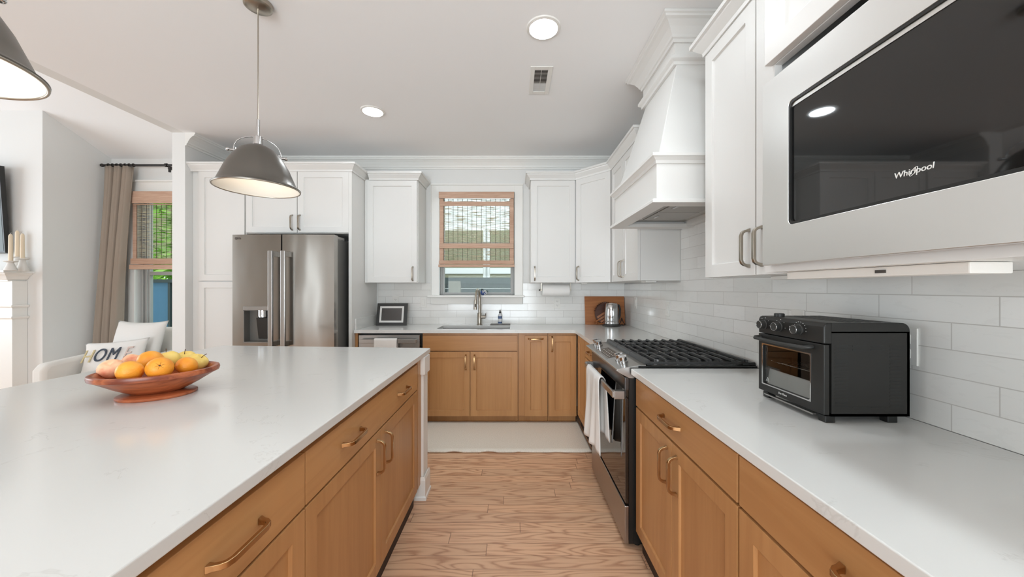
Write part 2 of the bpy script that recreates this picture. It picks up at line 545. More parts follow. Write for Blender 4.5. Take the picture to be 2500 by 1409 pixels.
def wall_with_holes(x0, x1, z0, z1, y0, y1, holes):
    mb = MB()
    xs = sorted({x0, x1} | {h[0] for h in holes} | {h[1] for h in holes})
    for a, b in zip(xs, xs[1:]):
        hs = [h for h in holes if h[0] <= a and h[1] >= b]
        zz = z0
        for h in sorted(hs, key=lambda q: q[2]):
            mb.box(a, b, y0, y1, zz, h[2]); zz = h[3]
        mb.box(a, b, y0, y1, zz, z1)
    return mb
KW = (-.835, 0.0, 1.235, 2.38)
LWN = (-4.215, -3.35, .55, 2.377)
struct('wall_back', wall_with_holes(-4.61, RW+.12, 0, 3.0, BW, BW+.12, [KW, LWN]), M['paint_wall'])
struct('wall_right', MB().box(RW, RW+.12, -3.2, BW, 0, CZ+.1), M['paint_wall'])
struct('wall_stub', MB().box(LX-.12, LX, 3.3, BW, 0, 3.1), M['paint_wall'])
struct('wall_left', MB().box(-4.61, -4.49, 3.51, BW, 0, 3.2), M['paint_wall'])
# chimney breast wall facing the viewpoint
struct('wall_fireplace', MB().box(-6.6, -4.49, 3.39, 3.51, 0, 3.2), M['paint_wall'])
rear = MB()
for (a, b, c_, d) in ((-6.6, -4.76, 0, 4.4), (-4.76, -4.44, 2.5, 4.4), (-4.76, -4.44, 0, .12), (-4.44, -2.2, 0, 4.4), (.6, RW+.12, 0, 4.4), (-2.2, .6, 2.5, 4.4), (-2.2, .6, 0, .12)):
    rear.box(a, b, -3.32, -3.2, c_, d)
struct('wall_rear', rear, M['paint_wall'])
sd = MB()
for (a, b, c_, d) in ((-3.2, .2, 0, 4.4), (2.8, 3.51, 0, 4.4), (.2, 2.8, 2.55, 4.4), (.2, 2.8, 0, .65)):
    sd.box(-6.72, -6.6, a, b, c_, d)
struct('wall_far_left', sd, M['paint_wall'])
struct('ceiling', MB().box(LX-.01, RW+.12, -3.2, BW+.12, CZ, CZ+.1), M['paint_ceiling'])
lc = MB()
SL = .43
Ytop = 1.0
zt = CZ + SL*(BW-Ytop)
zb2 = CZ - SL*.12
lc.prism([(BW+.12, zb2), (BW+.12, zb2+.12), (Ytop, zt+.12), (-3.2, zt+.12), (-3.2, zt), (Ytop, zt)], -6.6, LX-.12, 'x')
struct('ceiling_living', lc, M['paint_ceiling'])
struct('wall_header', MB().box(LX-.12, LX-.01, -3.2, 3.3, CZ, zt+.1), M['paint_wall'])

# crown moulding on the walls
CR = [(0, -.118), (.012, -.118), (.014, -.102), (.022, -.098), (.026, -.085), (.045, -.055), (.068, -.034),
      (.082, -.028), (.084, -.018), (.092, -.014), (.092, 0), (0, 0)]
struct('trim_1', MB().molding([(LX, 3.3), (LX, BW), (RW, BW), (RW, 2.46)], CR, CZ), M['trim'])
struct('trim_2', MB().molding([(RW, 1.86), (RW, -3.2)], CR, CZ), M['trim'])
struct('baseboard_left', MB().box(-4.49, -4.475, 3.51, BW, 0, .14), M['trim'])
struct('baseboard_back', MB().box(-4.475, LX-.12, BW-.015, BW, 0, .14), M['trim'])

# ------------------------------------------------------------------ kitchen window
x0, x1, z0, z1 = KW
t = MB()
cw = .088
for (a, b, c_, d, th) in ((x0-cw, x0, z0, z1+.075, .02), (x1, x1+cw, z0, z1+.075, .02), (x0, x1, z1, z1+.075, .02)):
    t.box(a, b, BW-th, BW, c_, d)
for (a, b, c_, d) in ((x0-cw-.006, x0-cw-.0005, z0, z1+.075), (x1+cw+.0005, x1+cw+.006, z0, z1+.075), (x0-cw-.006, x1+cw+.006, z1+.076, z1+.092)):
    t.box(a, b, BW-.03, BW, c_, d)
w1 = struct('window_1', t, M['trim'], bevel=.002)
obj('window_sill', MB().box(x0-.125, x1+.112, BW-.068, BW+.06, z0-.022, z0), M['trim'], w1, bevel=.005)
obj('window_apron', MB().prism([(BW-.012, z0-.10), (BW-.02, z0-.10), (BW-.036, z0-.022), (BW-.012, z0-.022)], x0-.09, x1+.09, 'x'), M['trim'], w1)
sash = MB()
ya, yb = BW+.05, BW+.09
fw = .045
for (a, b, c_, d) in ((x0, x0+fw, z0, z1), (x1-fw, x1, z0, z1), (x0+fw, x1-fw, z0, z0+.03), (x0+fw, x1-fw, z1-.04, z1), (x0+fw, x1-fw, 1.80, 1.83)):
    sash.box(a, b, ya, yb, c_, d)
for (a, b, c_, d) in ((x0+.01, x0+.02, z0, z1), (x1-.02, x1-.01, z0, z1)):
    sash.box(a, b, ya-.012, ya, c_, d)
obj('window_frame', sash, M['alum'], w1, bevel=.002)
obj('window_pane', MB().box(x0+.04, x1-.04, BW+.066, BW+.07, z0+.02, z1-.03), M['glass'], w1)

def blind(name, label, x0, x1, zs, yb_, group=None):
    """zs: top, valance bottom, band2 top, band2 bottom, band3 top, band3 bottom, hem top, bottom"""
    b = thing(name, label, 'window blind', ((x0+x1)/2, yb_, zs[-1]))
    side = .05
    obj('valance', MB().box(x0, x1, yb_-.03, yb_-.018, zs[1], zs[0]), M['blind'], b, bevel=.002)
    obj('sheer_panel', MB().box(x0+side-.01, x1-side+.01, yb_, yb_+.0015, zs[6], zs[1]), M['sheer'], b)
    for (a, c_) in ((x0+.004, x0+side), (x1-side, x1-.004)):
        obj('side_binding', MB().box(a, c_, yb_-.004, yb_+.002, zs[6], zs[1]), M['blind'], b)
    obj('fold_band', MB().box(x0+.004, x1-.004, yb_-.012, yb_-.004, zs[3], zs[2]), M['blind'], b, bevel=.003)
    obj('fold_band', MB().box(x0+.004, x1-.004, yb_-.02, yb_-.006, zs[5], zs[4]), M['blind'], b, bevel=.003)
    mid = (zs[6]+zs[7])/2
    e = MB().box(x0, x1, yb_-.026, yb_+.004, mid+.004, zs[6]+.012).box(x0-.004, x1+.004, yb_-.036, yb_+.006, zs[7], mid-.002)
    obj('bottom_fold', e, M['blind'], b, bevel=.004)
    e = MB(); k = 14
    for i in range(k+1):
        x = x0+side+(x1-x0-2*side)*i/k
        e.box(x-.002, x+.002, yb_-.004, yb_-.002, zs[6], zs[1])
    obj('cord', e, M['cord'], b)
    return b
blind('bamboo_blind', 'woven reed shade half lowered in the window over the sink', x0+.004, x1-.004,
      [2.372, 2.300, 2.270, 2.220, 1.806, 1.752, 1.605, 1.545], 3.94)

# ------------------------------------------------------------------ living room window, curtain
x0, x1, z0, z1 = LWN
t = MB()
t.box(x0-.07, x0, BW-.02, BW, z0-.1, z1+.02)
t.box(x1, x1+.07, BW-.02, BW, z0-.1, z1+.02)
t.box(x0-.09, x1+.09, BW-.03, BW, z1, z1+.11)
t.box(x0-.10, x1+.10, BW-.045, BW, z1+.11, z1+.13)
t.box(x0-.09, x1+.09, BW-.06, BW, z0-.03, z0)
w2 = struct('window_2', t, M['trim'], bevel=.002)
sash = MB()
for (a, b, c_, d) in ((x0, x0+.10, z0, z1), (x1-.06, x1, z0, z1), (x0+.10, x1-.06, z0, z0+.05), (x0+.10, x1-.06, z1-.04, z1), (x0+.10, x1-.06, 1.46, 1.50)):
    sash.box(a, b, BW+.05, BW+.09, c_, d)
sash.box(x0+.03, x0+.045, BW+.03, BW+.05, z0, z1).box(x0+.075, x0+.085, BW+.035, BW+.05, z0, z1)
obj('window_frame', sash, M['alum'], w2, bevel=.002)
obj('window_pane', MB().box(x0+.08, x1-.05, BW+.066, BW+.07, z0+.04, z1-.03), M['glass'], w2)
blind('bamboo_blind', 'woven reed shade in the living room window beside the curtain', x0+.004, x1-.004,
      [2.374, 2.245, 2.24, 2.23, 1.64, 1.632, 1.625, 1.52], 3.93)

r = thing('curtain_rod', 'black curtain rod with a ball end above the living room window', 'curtain rod', (-4.0, 3.86, 2.63))
obj('rod', MB().cyl((-4.47, 3.86, 2.645), (-3.18, 3.86, 2.645), .0125), M['rod'], r, smooth=40)
obj('collar', MB().cyl((-3.78, 3.86, 2.645), (-3.76, 3.86, 2.645), .02), M['rod'], r, smooth=40)
for i in range(7):
    obj('ring', MB().cyl((-4.40+.045*i, 3.86, 2.645), (-4.392+.045*i, 3.86, 2.645), .019), M['rod'], r, smooth=40)
obj('bracket', MB().box(-3.745, -3.725, 3.85, BW, 2.60, 2.63).box(-3.75, -3.72, 3.955, BW, 2.56, 2.645).tube([(-3.735, 3.86, 2.60), (-3.735, 3.86, 2.57)], .012), M['rod'], r)
obj('finial', MB().ell((-4.465, 3.86, 2.645), .02, .018, .018), M['rod'], r, smooth=60)

def cur(u, v):
    z = 2.635 - v*2.62
    flare = v**1.2
    xl = -4.455 - .0*flare; xr = -4.14 - .10*math.sin(v*2.2)
    x = xl + (xr-xl)*u
    ph = u*3.4*2*PI
    amp = .022 + .03*flare
    y = 3.865 - .10*flare*(1-u) - .04*flare + amp*math.sin(ph + .5*v) + .008*math.sin(3*ph)
    return (x + .012*math.cos(ph), min(y, 3.93), z)
obj('curtain', MB().grid(110, 30, cur), M['curtain'], solid=.004, smooth=180,
    label='taupe floor length curtain hanging beside the living room window', cat='curtain')

# ------------------------------------------------------------------ armchair
ch = thing('armchair', 'white upholstered armchair behind the island under the living room window', 'armchair', (-3.78, 3.35, 0))
def rbox(name, b, parent, mt, r=.04, lab=None):
    return obj(name, MB().box(*b), mt, parent, bevel=r, seg=4, smooth=60, label=lab)
rbox('seat_base', (-4.06, -3.5, 3.08, 3.66, .14, .34), ch, M['linen'])
rbox('seat_cushion', (-4.02, -3.54, 3.06, 3.55, .34, .47), ch, M['linen'], .05)
bk = MB().hexa([(-4.06, 3.58, .3), (-3.46, 3.58, .3), (-3.46, 3.7, .3), (-4.06, 3.7, .3)],
               [(-4.02, 3.74, .90), (-3.44, 3.74, .90), (-3.44, 3.84, .90), (-4.02, 3.84, .90)])
obj('backrest', bk, M['linen'], ch, bevel=.04, seg=4, smooth=60)
for s in (0, 1):
    a = (-4.16, -4.05) if s == 0 else (-3.475, -3.38)
    ar = MB().prism([(3.06, .14), (3.06, .60), (3.10, .655), (3.2, .665), (3.66, .70), (3.72, .68), (3.72, .14)], a[0], a[1], 'x')
    obj('armrest', ar, M['linen'], ch, bevel=.03, seg=4, smooth=60)
for (lx, ly) in ((-4.1, 3.1), (-3.47, 3.1), (-4.1, 3.64), (-3.47, 3.64)):
    obj('leg', MB().cyl((lx, ly, 0), (lx, ly, .15), .018, 12, .024), M['walnut'], ch, smooth=40)

def cushion_mesh(w, h, d, n=22):
    mb = MB()
    def prof(a): return max(0.0, 1 - abs(a)**2.6)**.6
    for sgn in (1, -1):
        def fn(u, v):
            a, b = 2*u-1, 2*v-1
            k = 1 - .10*(1-abs(a)**2)*abs(b)**3 ; k2 = 1 - .10*(1-abs(b)**2)*abs(a)**3
            return (a*w/2*k2, sgn*d/2*prof(a)*prof(b), b*h/2*k)
        mb.grid(n, n, fn)
    return mb
def place(mb, mtx):
    mb.v = [mtx @ v for v in mb.v]; return mb
cm = Matrix.Translation((-3.755, 3.545, .745)) @ Matrix.Rotation(math.radians(-3), 4, 'Z') @ Matrix.Rotation(math.radians(-14), 4, 'X')
obj('throw_pillow', place(cushion_mesh(.54, .50, .15), cm), M['pillow'], smooth=180,
    label='plain white square cushion leaning on the armchair backrest', cat='pillow')
pm = Matrix.Translation((-3.765, 3.355, .655)) @ Matrix.Rotation(math.radians(8), 4, 'Z') @ Matrix.Rotation(math.radians(-5), 4, 'Y') @ Matrix.Rotation(math.radians(-18), 4, 'X')
hp = thing('word_pillow', 'white lumbar pillow lettered HOME on the armchair seat', 'pillow', (-3.835, 3.35, .5))
obj('pillow_cover', place(cushion_mesh(.54, .34, .12), pm), M['pillow'], hp, smooth=180)
for i, (chh, mt) in enumerate((('H', 'text_gold'), ('O', 'text_navy'), ('M', 'text_navy'), ('E', 'text_pink'))):
    lm = pm @ Matrix.Translation((-.185+.108*i, -.062 + (.004 if i in (0, 3) else -.006), .02)) @ Matrix.Rotation(PI/2, 4, 'X') @ Matrix.Scale(.74, 4, (1, 0, 0))
    text('letter', chh, .165, lm, M[mt], hp, .003, .35, label=['tan letter H', 'navy letter O', 'navy letter M', 'blush letter E'][i])

# ------------------------------------------------------------------ fireplace, tv, candles
fp = thing('fireplace_mantel', 'white moulded mantel and surround on the chimney breast', 'mantel', (-5.1, 3.3, 0))
MP = [(0, -.095), (.012, -.095), (.014, -.082), (.03, -.078), (.05, -.05), (.075, -.03), (.08, -.02), (.10, -.018), (.10, 0), (0, 0)]
ms = MB().molding([(-6.4, 3.28), (-4.66, 3.28), (-4.66, 3.388)], [(o_, z_) for o_, z_ in MP], 1.472).box(-6.4, -4.66, 3.28, 3.388, 1.40, 1.472)
obj('mantel_shelf', ms, M['trim'], fp)
obj('pilaster', MB().box(-4.86, -4.63, 3.285, 3.388, 0, 1.38), M['trim'], fp)
obj('frieze', MB().box(-6.4, -4.86, 3.30, 3.388, 1.02, 1.38), M['trim'], fp)
BP = [(0, -.012), (.012, -.012), (.02, 0), (.02, .012), (0, .012)]
for z in (1.145, 1.04):
    obj('band', MB().molding([(-6.4, 3.285), (-4.63, 3.285), (-4.63, 3.388)], BP, z), M['trim'], fp)

tv = thing('television', 'wall mounted flat television with dark green picture above the mantel', 'television', (-5.45, 3.36, 1.645))
a = [(-6.15, 3.325, 1.645), (-4.752, 3.325, 1.645), (-4.752, 3.36, 1.64), (-6.15, 3.36, 1.64)]
b = [(-6.15, 3.285, 2.445), (-4.752, 3.285, 2.445), (-4.752, 3.32, 2.45), (-6.15, 3.32, 2.45)]
obj('bezel', MB().hexa(a, b), M['black'], tv)
obj('screen', MB().hexa([(-6.14, 3.323, 1.66), (-4.764, 3.323, 1.66), (-4.764, 3.33, 1.66), (-6.14, 3.33, 1.66)],
                        [(-6.14, 3.2845, 2.432), (-4.764, 3.2845, 2.432), (-4.764, 3.30, 2.432), (-6.14, 3.30, 2.432)]), M['tv'], tv)
obj('wall_mount', MB().box(-5.6, -5.3, 3.33, 3.388, 1.9, 2.2), M['black'], tv)

for (px, ph, yy, hh, cand, lab) in ((26, 0, 3.20, .085, .245, 'tapered cream candle in the low holder at the end of the mantel facing the room'),
                               (42, 0, 3.345, .135, .25, 'cream candle in the tallest holder on the mantel against the chimney breast'),
                               (55, 0, 3.30, .115, .235, 'cream candle in the flared white holder nearest the mantel end')):
    X = (px-1256)*yy/F_PX; zz = 1.472
    h_ = thing('candle_holder', lab.replace('tapered cream candle in the', 'scalloped white ceramic').replace('cream candle in the', 'white ceramic').replace(' holder', ' candle holder'), 'candle holder', (X, yy, zz), 0)
    obj('base', MB().lathe([(0, 0), (.038, 0), (.040, .006), (.026, hh*.5), (.018, hh-.014), (.02, hh-.012)], (X, yy, zz), 20), M['plaster'], h_, smooth=50)
    obj('dish', MB().lathe([(.018, hh-.014), (.040, hh-.006), (.042, hh), (.012, hh-.002), (0, hh-.002)], (X, yy, zz), 20), M['plaster'], h_, smooth=50)
    c_ = thing('candle', lab, 'candle', (X, yy, zz+hh))
    obj('wax', MB().lathe([(0, 0), (.0145, 0), (.0145, .03), (.0125, cand-.02), (.008, cand-.004), (0, cand)], (X, yy, zz+hh-.001), 14), M['wax'], c_, smooth=50)
    obj('wick', MB().cyl((X, yy, zz+hh+cand-.006), (X+.004, yy, zz+hh+cand+.012), .0012, 6), M['mat_white'], c_)

# ------------------------------------------------------------------ cabinets
def shaker(mb, u0, u1, v0, v1, w0=.001, t=.02, rail=.057, rec=.009):
    iu0, iu1, iv0, iv1 = u0+rail, u1-rail, v0+rail, v1-rail
    e = .0025; w1 = w0+t; wr = w1-rec
    vs = [(u0, v0, w0), (u1, v0, w0), (u1, v1, w0), (u0, v1, w0),
          (u0, v0, w1), (u1, v0, w1), (u1, v1, w1), (u0, v1, w1),
          (iu0, iv0, w1), (iu1, iv0, w1), (iu1, iv1, w1), (iu0, iv1, w1),
          (iu0+e, iv0+e, wr), (iu1-e, iv0+e, wr), (iu1-e, iv1-e, wr), (iu0+e, iv1-e, wr)]
    fs = [(3, 2, 1, 0), (0, 1, 5, 4), (1, 2, 6, 5), (2, 3, 7, 6), (3, 0, 4, 7)]
    for i in range(4):
        j = (i+1) % 4
        fs.append((4+i, 4+j, 8+j, 8+i)); fs.append((8+i, 8+j, 12+j, 12+i))
    fs.append((12, 13, 14, 15))
    mb.add(vs, fs)

def pull(mb, cu, cv, L=.128, vertical=True, w0=.021, proj=.032):
    h = L/2
    path = [(-h-.006, 0), (-h-.003, .010), (-h, .020), (-h+.006, .028), (-h+.018, proj), (h-.018, proj), (h-.006, .028), (h, .020), (h+.003, .010), (h+.006, 0)]
    th = .0048; cw = .0064
    n = len(path); vs = []
    for i, (d, w) in enumerate(path):
        p0 = path[max(0, i-1)]; p1 = path[min(n-1, i+1)]
        tx, ty = p1[0]-p0[0], p1[1]-p0[1]; l = math.hypot(tx, ty); nx, ny = -ty/l, tx/l
        if i in (0, n-1): nx, ny = (-1, 0) if i == 0 else (1, 0)
        fl = cw*(1.25 if i in (0, n-1) else 1)
        for (s, c_) in ((1, 1), (1, -1), (-1, -1), (-1, 1)):
            dd = d+nx*th*s*(1.4 if i in (0, n-1) else 1); ww = w0+w+ny*th*s; cc = c_*fl
            vs.append((cu+cc, cv+dd, ww) if vertical else (cu+dd, cv+cc, ww))
    fs = []
    for i in range(n-1):
        for k in range(4):
            k2 = (k+1) % 4
            fs.append((i*4+k, i*4+k2, i*4+4+k2, i*4+4+k))
    fs += [(0, 1, 2, 3), ((n-1)*4+3, (n-1)*4+2, (n-1)*4+1, (n-1)*4)]
    mb.add(vs, fs)

def cabinet(name, label, FM, u0, u1, z0, z1, depth, fronts, wood, metal, woodh=None, group=None, toe=None, cat='cabinet', face=.02):
    """fronts: (kind, u0, u1, z0, z1, (hu, hz, vertical) or None)"""
    ctr = FM @ Vector(((u0+u1)/2, z0 if toe is None else 0, -depth/2))
    t = thing(name, label, cat, ctr, 0, group)
    g = .0015
    b = MB(FM)
    u0 += .0006; u1 -= .0006
    b.box(u0, u1, z0, z1, -face, 0)
    b.box(u0, u0+.016, z0, z1, -depth, -face).box(u1-.016, u1, z0, z1, -depth, -face)
    b.box(u0+.016, u1-.016, z0, z0+.016, -depth, -face).box(u0+.016, u1-.016, z0+.016, z1-.016, -depth, -depth+.008)
    if toe is None: b.box(u0+.016, u1-.016, z1-.016, z1, -depth, -face)
    obj('carcass', b, wood, t)
    if toe is not None:
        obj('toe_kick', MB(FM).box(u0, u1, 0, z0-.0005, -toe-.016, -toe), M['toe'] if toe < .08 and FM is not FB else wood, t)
    for fr in fronts:
        kind, a, c_, d, e, h = fr
        d_ = MB(FM)
        if kind == 'door':
            shaker(d_, a+g, c_-g, d+g, e-g)
            o = obj('door', d_, wood, t, bevel=.0012)
        else:
            d_.box(a+g, c_-g, d+g, e-g, .001, .021)
            o = obj('drawer' if kind == 'drawer' else 'false_front', d_, woodh or wood, t, bevel=.0015)
        if h:
            hb = MB(FM); pull(hb, h[0], h[1], vertical=h[2])
            obj('handle', hb, metal, o, bevel=.0012, smooth=50)
    return t

W_, WH, WHX, WT = M['wood'], M['wood_h'], M['wood_hx'], M['white']
NI, BR = M['nickel'], M['brass']
CT0, CT1 = .884, .914      # counter slab

# island run (u = Y)
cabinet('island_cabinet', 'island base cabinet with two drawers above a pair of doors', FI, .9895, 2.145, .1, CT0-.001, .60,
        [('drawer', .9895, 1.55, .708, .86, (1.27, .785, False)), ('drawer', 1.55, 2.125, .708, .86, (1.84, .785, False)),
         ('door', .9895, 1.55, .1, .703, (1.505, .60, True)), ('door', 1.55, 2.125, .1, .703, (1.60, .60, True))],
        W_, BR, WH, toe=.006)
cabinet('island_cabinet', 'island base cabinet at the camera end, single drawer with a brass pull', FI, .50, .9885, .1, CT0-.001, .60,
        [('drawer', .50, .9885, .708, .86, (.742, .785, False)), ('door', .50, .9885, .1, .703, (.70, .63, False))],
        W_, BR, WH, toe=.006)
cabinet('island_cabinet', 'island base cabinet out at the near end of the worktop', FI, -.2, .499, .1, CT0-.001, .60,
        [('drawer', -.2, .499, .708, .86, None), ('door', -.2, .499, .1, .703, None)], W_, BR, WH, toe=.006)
obj('island_back_panel', MB().box(-1.75, -1.203, -.2, 2.145, 0, CT0-.001), M['trim'],
    label='white painted panel box carrying the seating side of the island', cat='panel')
# white end post of island
ip = thing('island_post', 'square white post with cap and base at the far end of the island', 'post', (-.6, 2.25, 0))
obj('shaft', MB().box(-1.75, -.568, 2.225, 2.33, .0, CT0-.001), M['trim'], ip, bevel=.002)
obj('cap', MB().box(-1.76, -.556, 2.210, 2.340, .775, CT0-.001), M['trim'], ip, bevel=.002)
obj('rail', MB().box(-.60, -.583, 2.146, 2.224, .1, CT0-.001), M['wood'], ip, label='wood filler strip')
obj('plinth', MB().molding([(-1.75, 2.335), (-1.75, 2.215), (-.562, 2.215), (-.562, 2.335)],
    [(0, 0), (.016, 0), (.016, .018), (.010, .024), (.010, .12), (.004, .14), (0, .14)]).box(-1.75, -.562, 2.216, 2.334, 0, .13), M['trim'], ip)
top = MB().prism([(-.561, -.35), (-.561, 2.373), (-.566, 2.380), (-2.03, 2.487), (-2.04, 2.48), (-2.04, -.35)], CT0, CT1)
obj('island_worktop', top, M['quartz'], bevel=.0035, seg=3,
    label='large white quartz slab on top of the island', cat='countertop')

# range-wall base cabinets (u = -Y)
cabinet('base_cabinet', 'wood base cabinet beside the range, wide drawer over two doors', FR, -1.772, -.962, .106, CT0-.001, .6,
        [('drawer', -1.770, -.964, .73, .866, (-1.368, .80, False)),
         ('door', -1.770, -1.368, .106, .724, (-1.41, .615, True)), ('door', -1.368, -.964, .106, .724, (-1.325, .615, True))],
        W_, BR, WH, toe=.012)
cabinet('base_cabinet', 'wood base cabinet cut off by the frame edge, under the toaster oven worktop', FR, -.960, -.2, .106, CT0-.001, .6,
        [('drawer', -.958, -.204, .73, .866, (-.585, .80, False)),
         ('door', -.958, -.58, .106, .724, (-.625, .615, True)), ('door', -.58, -.204, .106, .724, None)],
        W_, BR, WH, toe=.012)
cabinet('base_cabinet', 'narrow wood base cabinet between the range and the corner, with a drawer', FR, -3.05, -2.57, .106, CT0-.001, .6,
        [('drawer', -3.045, -2.575, .73, .866, (-2.80, .80, False)), ('door', -3.045, -2.575, .106, .724, None)], W_, BR, WH, toe=.012)
cabinet('corner_cabinet', 'wood corner base cabinet with a tall plain door next to the dark range side', FR, -3.425, -3.055, .106, CT0-.001, .6,
        [('door', -3.40, -3.06, .106, .866, None)], W_, BR, WH, toe=.012)
rt = MB().prism([(.579, -.35), (RW-.009, -.35), (RW-.009, 1.774), (.583, 1.774), (.579, 1.770)], CT0, CT1)
obj('worktop', rt, M['quartz'], bevel=.0035, seg=3, label='white quartz worktop under the toaster oven beside the range', cat='countertop')

# back run (u = X)
BZ0 = .079
cabinet('sink_cabinet', 'wood sink base cabinet with false drawer front over two doors', FB, -.888, .035, BZ0, CT0-.001, .50,
        [('false', -.885, .028, .709, .857, None),
         ('door', -.885, -.428, BZ0, .702, (-.468, .60, True)), ('door', -.424, .028, BZ0, .702, (-.384, .60, True))],
        W_, BR, WHX, toe=.05)
cabinet('pullout_cabinet', 'narrow wood pull-out cabinet with a horizontal handle at its top', FB, .037, .322, BZ0, CT0-.001, .50,
        [('door', .096, .316, BZ0, .855, (.205, .826, False))], W_, BR, WHX, toe=.05)
cabinet('base_cabinet', 'wood back-run base cabinet with one tall door in the corner', FB, .324, .6, BZ0, CT0-.001, .50,
        [('door', .331, .598, BZ0, .855, (.362, .775, True))], W_, BR, WHX, toe=.05)
obj('side_panel', MB().box(-1.532, -1.508, 3.43, BW-.001, 0, CT0-.001), M['wood'],
    label='thin wood end panel between the dishwasher and refrigerator enclosure', cat='panel')
# back worktop with sink cut out
SK = (-.765, -.045, 3.50, 3.83)
FE = 3.40
bt = MB()
bt.box(-1.532, SK[0], FE, BW-.009, CT0, CT1).box(SK[1], RW-.009, FE, BW-.009, CT0, CT1)
bt.box(SK[0], SK[1], FE, SK[2], CT0, CT1).box(SK[0], SK[1], SK[3], BW-.009, CT0, CT1)
bt.prism([(.579, 2.555), (RW-.009, 2.555), (RW-.009, FE), (.545, FE), (.57, FE-.012), (.579, FE-.035)], CT0, CT1)
wt = thing('sink_worktop', 'white quartz worktop running from the refrigerator past the sink to the range', 'countertop', (0, 3.7, CT0))
obj('slab', bt, M['quartz'], wt)
obj('side_splash', MB().box(-1.532, -1.514, FE+.01, BW-.01, CT1, 1.02), M['quartz'], wt, bevel=.002)

sk = thing('kitchen_sink', 'undermount stainless single bowl sink below the window', 'sink', (-.405, 3.66, .72))
s_ = MB(); a0, a1, b0, b1 = SK[0]-.004, SK[1]+.004, SK[2]-.004, SK[3]+.004
s_.box(a0, a1, b0, b1, .70, .706).box(a0-.008, a0, b0, b1, .70, CT0-.001).box(a1, a1+.008, b0, b1, .70, CT0-.001)
s_.box(a0, a1, b0-.008, b0, .70, CT0-.001).box(a0, a1, b1, b1+.008, .70, CT0-.001)
obj('basin', s_, M['sink'], sk)
obj('drain', MB().lathe([(0, 0), (.045, 0), (.045, .004), (.03, .002), (0, .002)], (-.405, 3.70, .706), 20), M['chrome'], sk, smooth=40)

# faucet
fa = thing('kitchen_faucet', 'tall brushed nickel gooseneck faucet behind the sink', 'faucet', (-.38, 3.875, CT1))
fx_, fy_ = -.38, 3.875
obj('body', MB().lathe([(0, 0), (.030, 0), (.030, .006), (.024, .010), (.024, .125), (.021, .13), (.0, .13)], (fx_, fy_, CT1), 24), NI, fa, smooth=40)
arc = [(fx_, fy_, CT1+.12), (fx_, fy_, 1.20)]
for i in range(0, 11):
    a = PI*i/10
    arc.append((fx_-.010*(1-math.cos(a))/1.0, fy_-.085*(1-math.cos(a)), 1.215+.085*math.sin(a)))
arc += [(fx_-.024, fy_-.176, 1.17)]
obj('spout', MB().tube(arc, .0135, 14), NI, fa, smooth=60)
obj('spray_head', MB().tube([(fx_-.024, fy_-.176, 1.185), (fx_-.026, fy_-.180, 1.09)], [.0165, .019], 16), NI, fa, smooth=40)
obj('spray_button', MB().box(fx_-.030, fx_-.018, fy_-.202, fy_-.194, 1.12, 1.15), M['black_matte'], fa)
obj('lever', MB().cyl((fx_+.02, fy_, CT1+.085), (fx_+.065, fy_, CT1+.085), .017).tube([(fx_+.062, fy_, CT1+.085), (fx_+.066, fy_-.01, CT1+.125)], .005), NI, fa, smooth=40)

# dishwasher
dw = thing('dishwasher', 'stainless dishwasher with bar handle left of the sink cabinet', 'dishwasher', (-1.2, 3.7, 0))
dw['label'] = 'stainless dishwasher with a towel on its bar handle beside the sink cabinet'
D = MB().box(-1.502, -.892, 3.47, 3.95, .02, CT0-.012)
obj('tub', D, M['black'], dw)
obj('door', MB().box(-1.498, -.912, 3.425, 3.469, .10, .862), M['steel'], dw, bevel=.003)
obj('handle', MB().box(-1.475, -.935, 3.375, 3.385, .790, .828).box(-1.475, -1.455, 3.385, 3.425, .795, .823).box(-.955, -.935, 3.385, 3.425, .795, .823), M['steel'], dw, bevel=.003)
obj('toe_panel', MB().box(-1.49, -.90, 3.48, 3.50, .0, .095), M['black'], dw)

def drape(fn_path, y0, y1, nu=30, amp=.006, ph=0, along='y', hem=None):
    pts = fn_path
    L = [0]
    for a, b in zip(pts, pts[1:]): L.append(L[-1]+math.dist(a, b))
    tot = L[-1]
    def at(s):
        s *= tot
        for i in range(len(pts)-1):
            if s <= L[i+1] or i == len(pts)-2:
                k = (s-L[i])/(L[i+1]-L[i]); k = min(max(k, 0), 1)
                return (pts[i][0]+(pts[i+1][0]-pts[i][0])*k, pts[i][1]+(pts[i+1][1]-pts[i][1])*k)
    def fn(u, v):
        q, z = at(v)
        drop = max(0, (pts[len(pts)//2][1]-z))
        w = amp*drop/.3*(math.sin(u*13+ph)+.5*math.sin(u*29+2*ph))
        yy = y0+(y1-y0)*u + .012*drop*math.sin(5*z+ph)
        if hem: z = z + hem(u)*drop/.4
        return (q+w, yy, z) if along == 'y' else (yy, q+w, z)
    return MB().grid(nu, 44, fn)
tw = drape([(3.415, .60), (3.41, .80), (3.395, .834), (3.38, .838), (3.368, .828), (3.366, .78), (3.366, .52)], -1.328, -1.112, amp=.003, along='x')
obj('dish_towel', tw, M['towel'], solid=.004, smooth=180, label='folded white towel over the dishwasher handle', cat='towel')

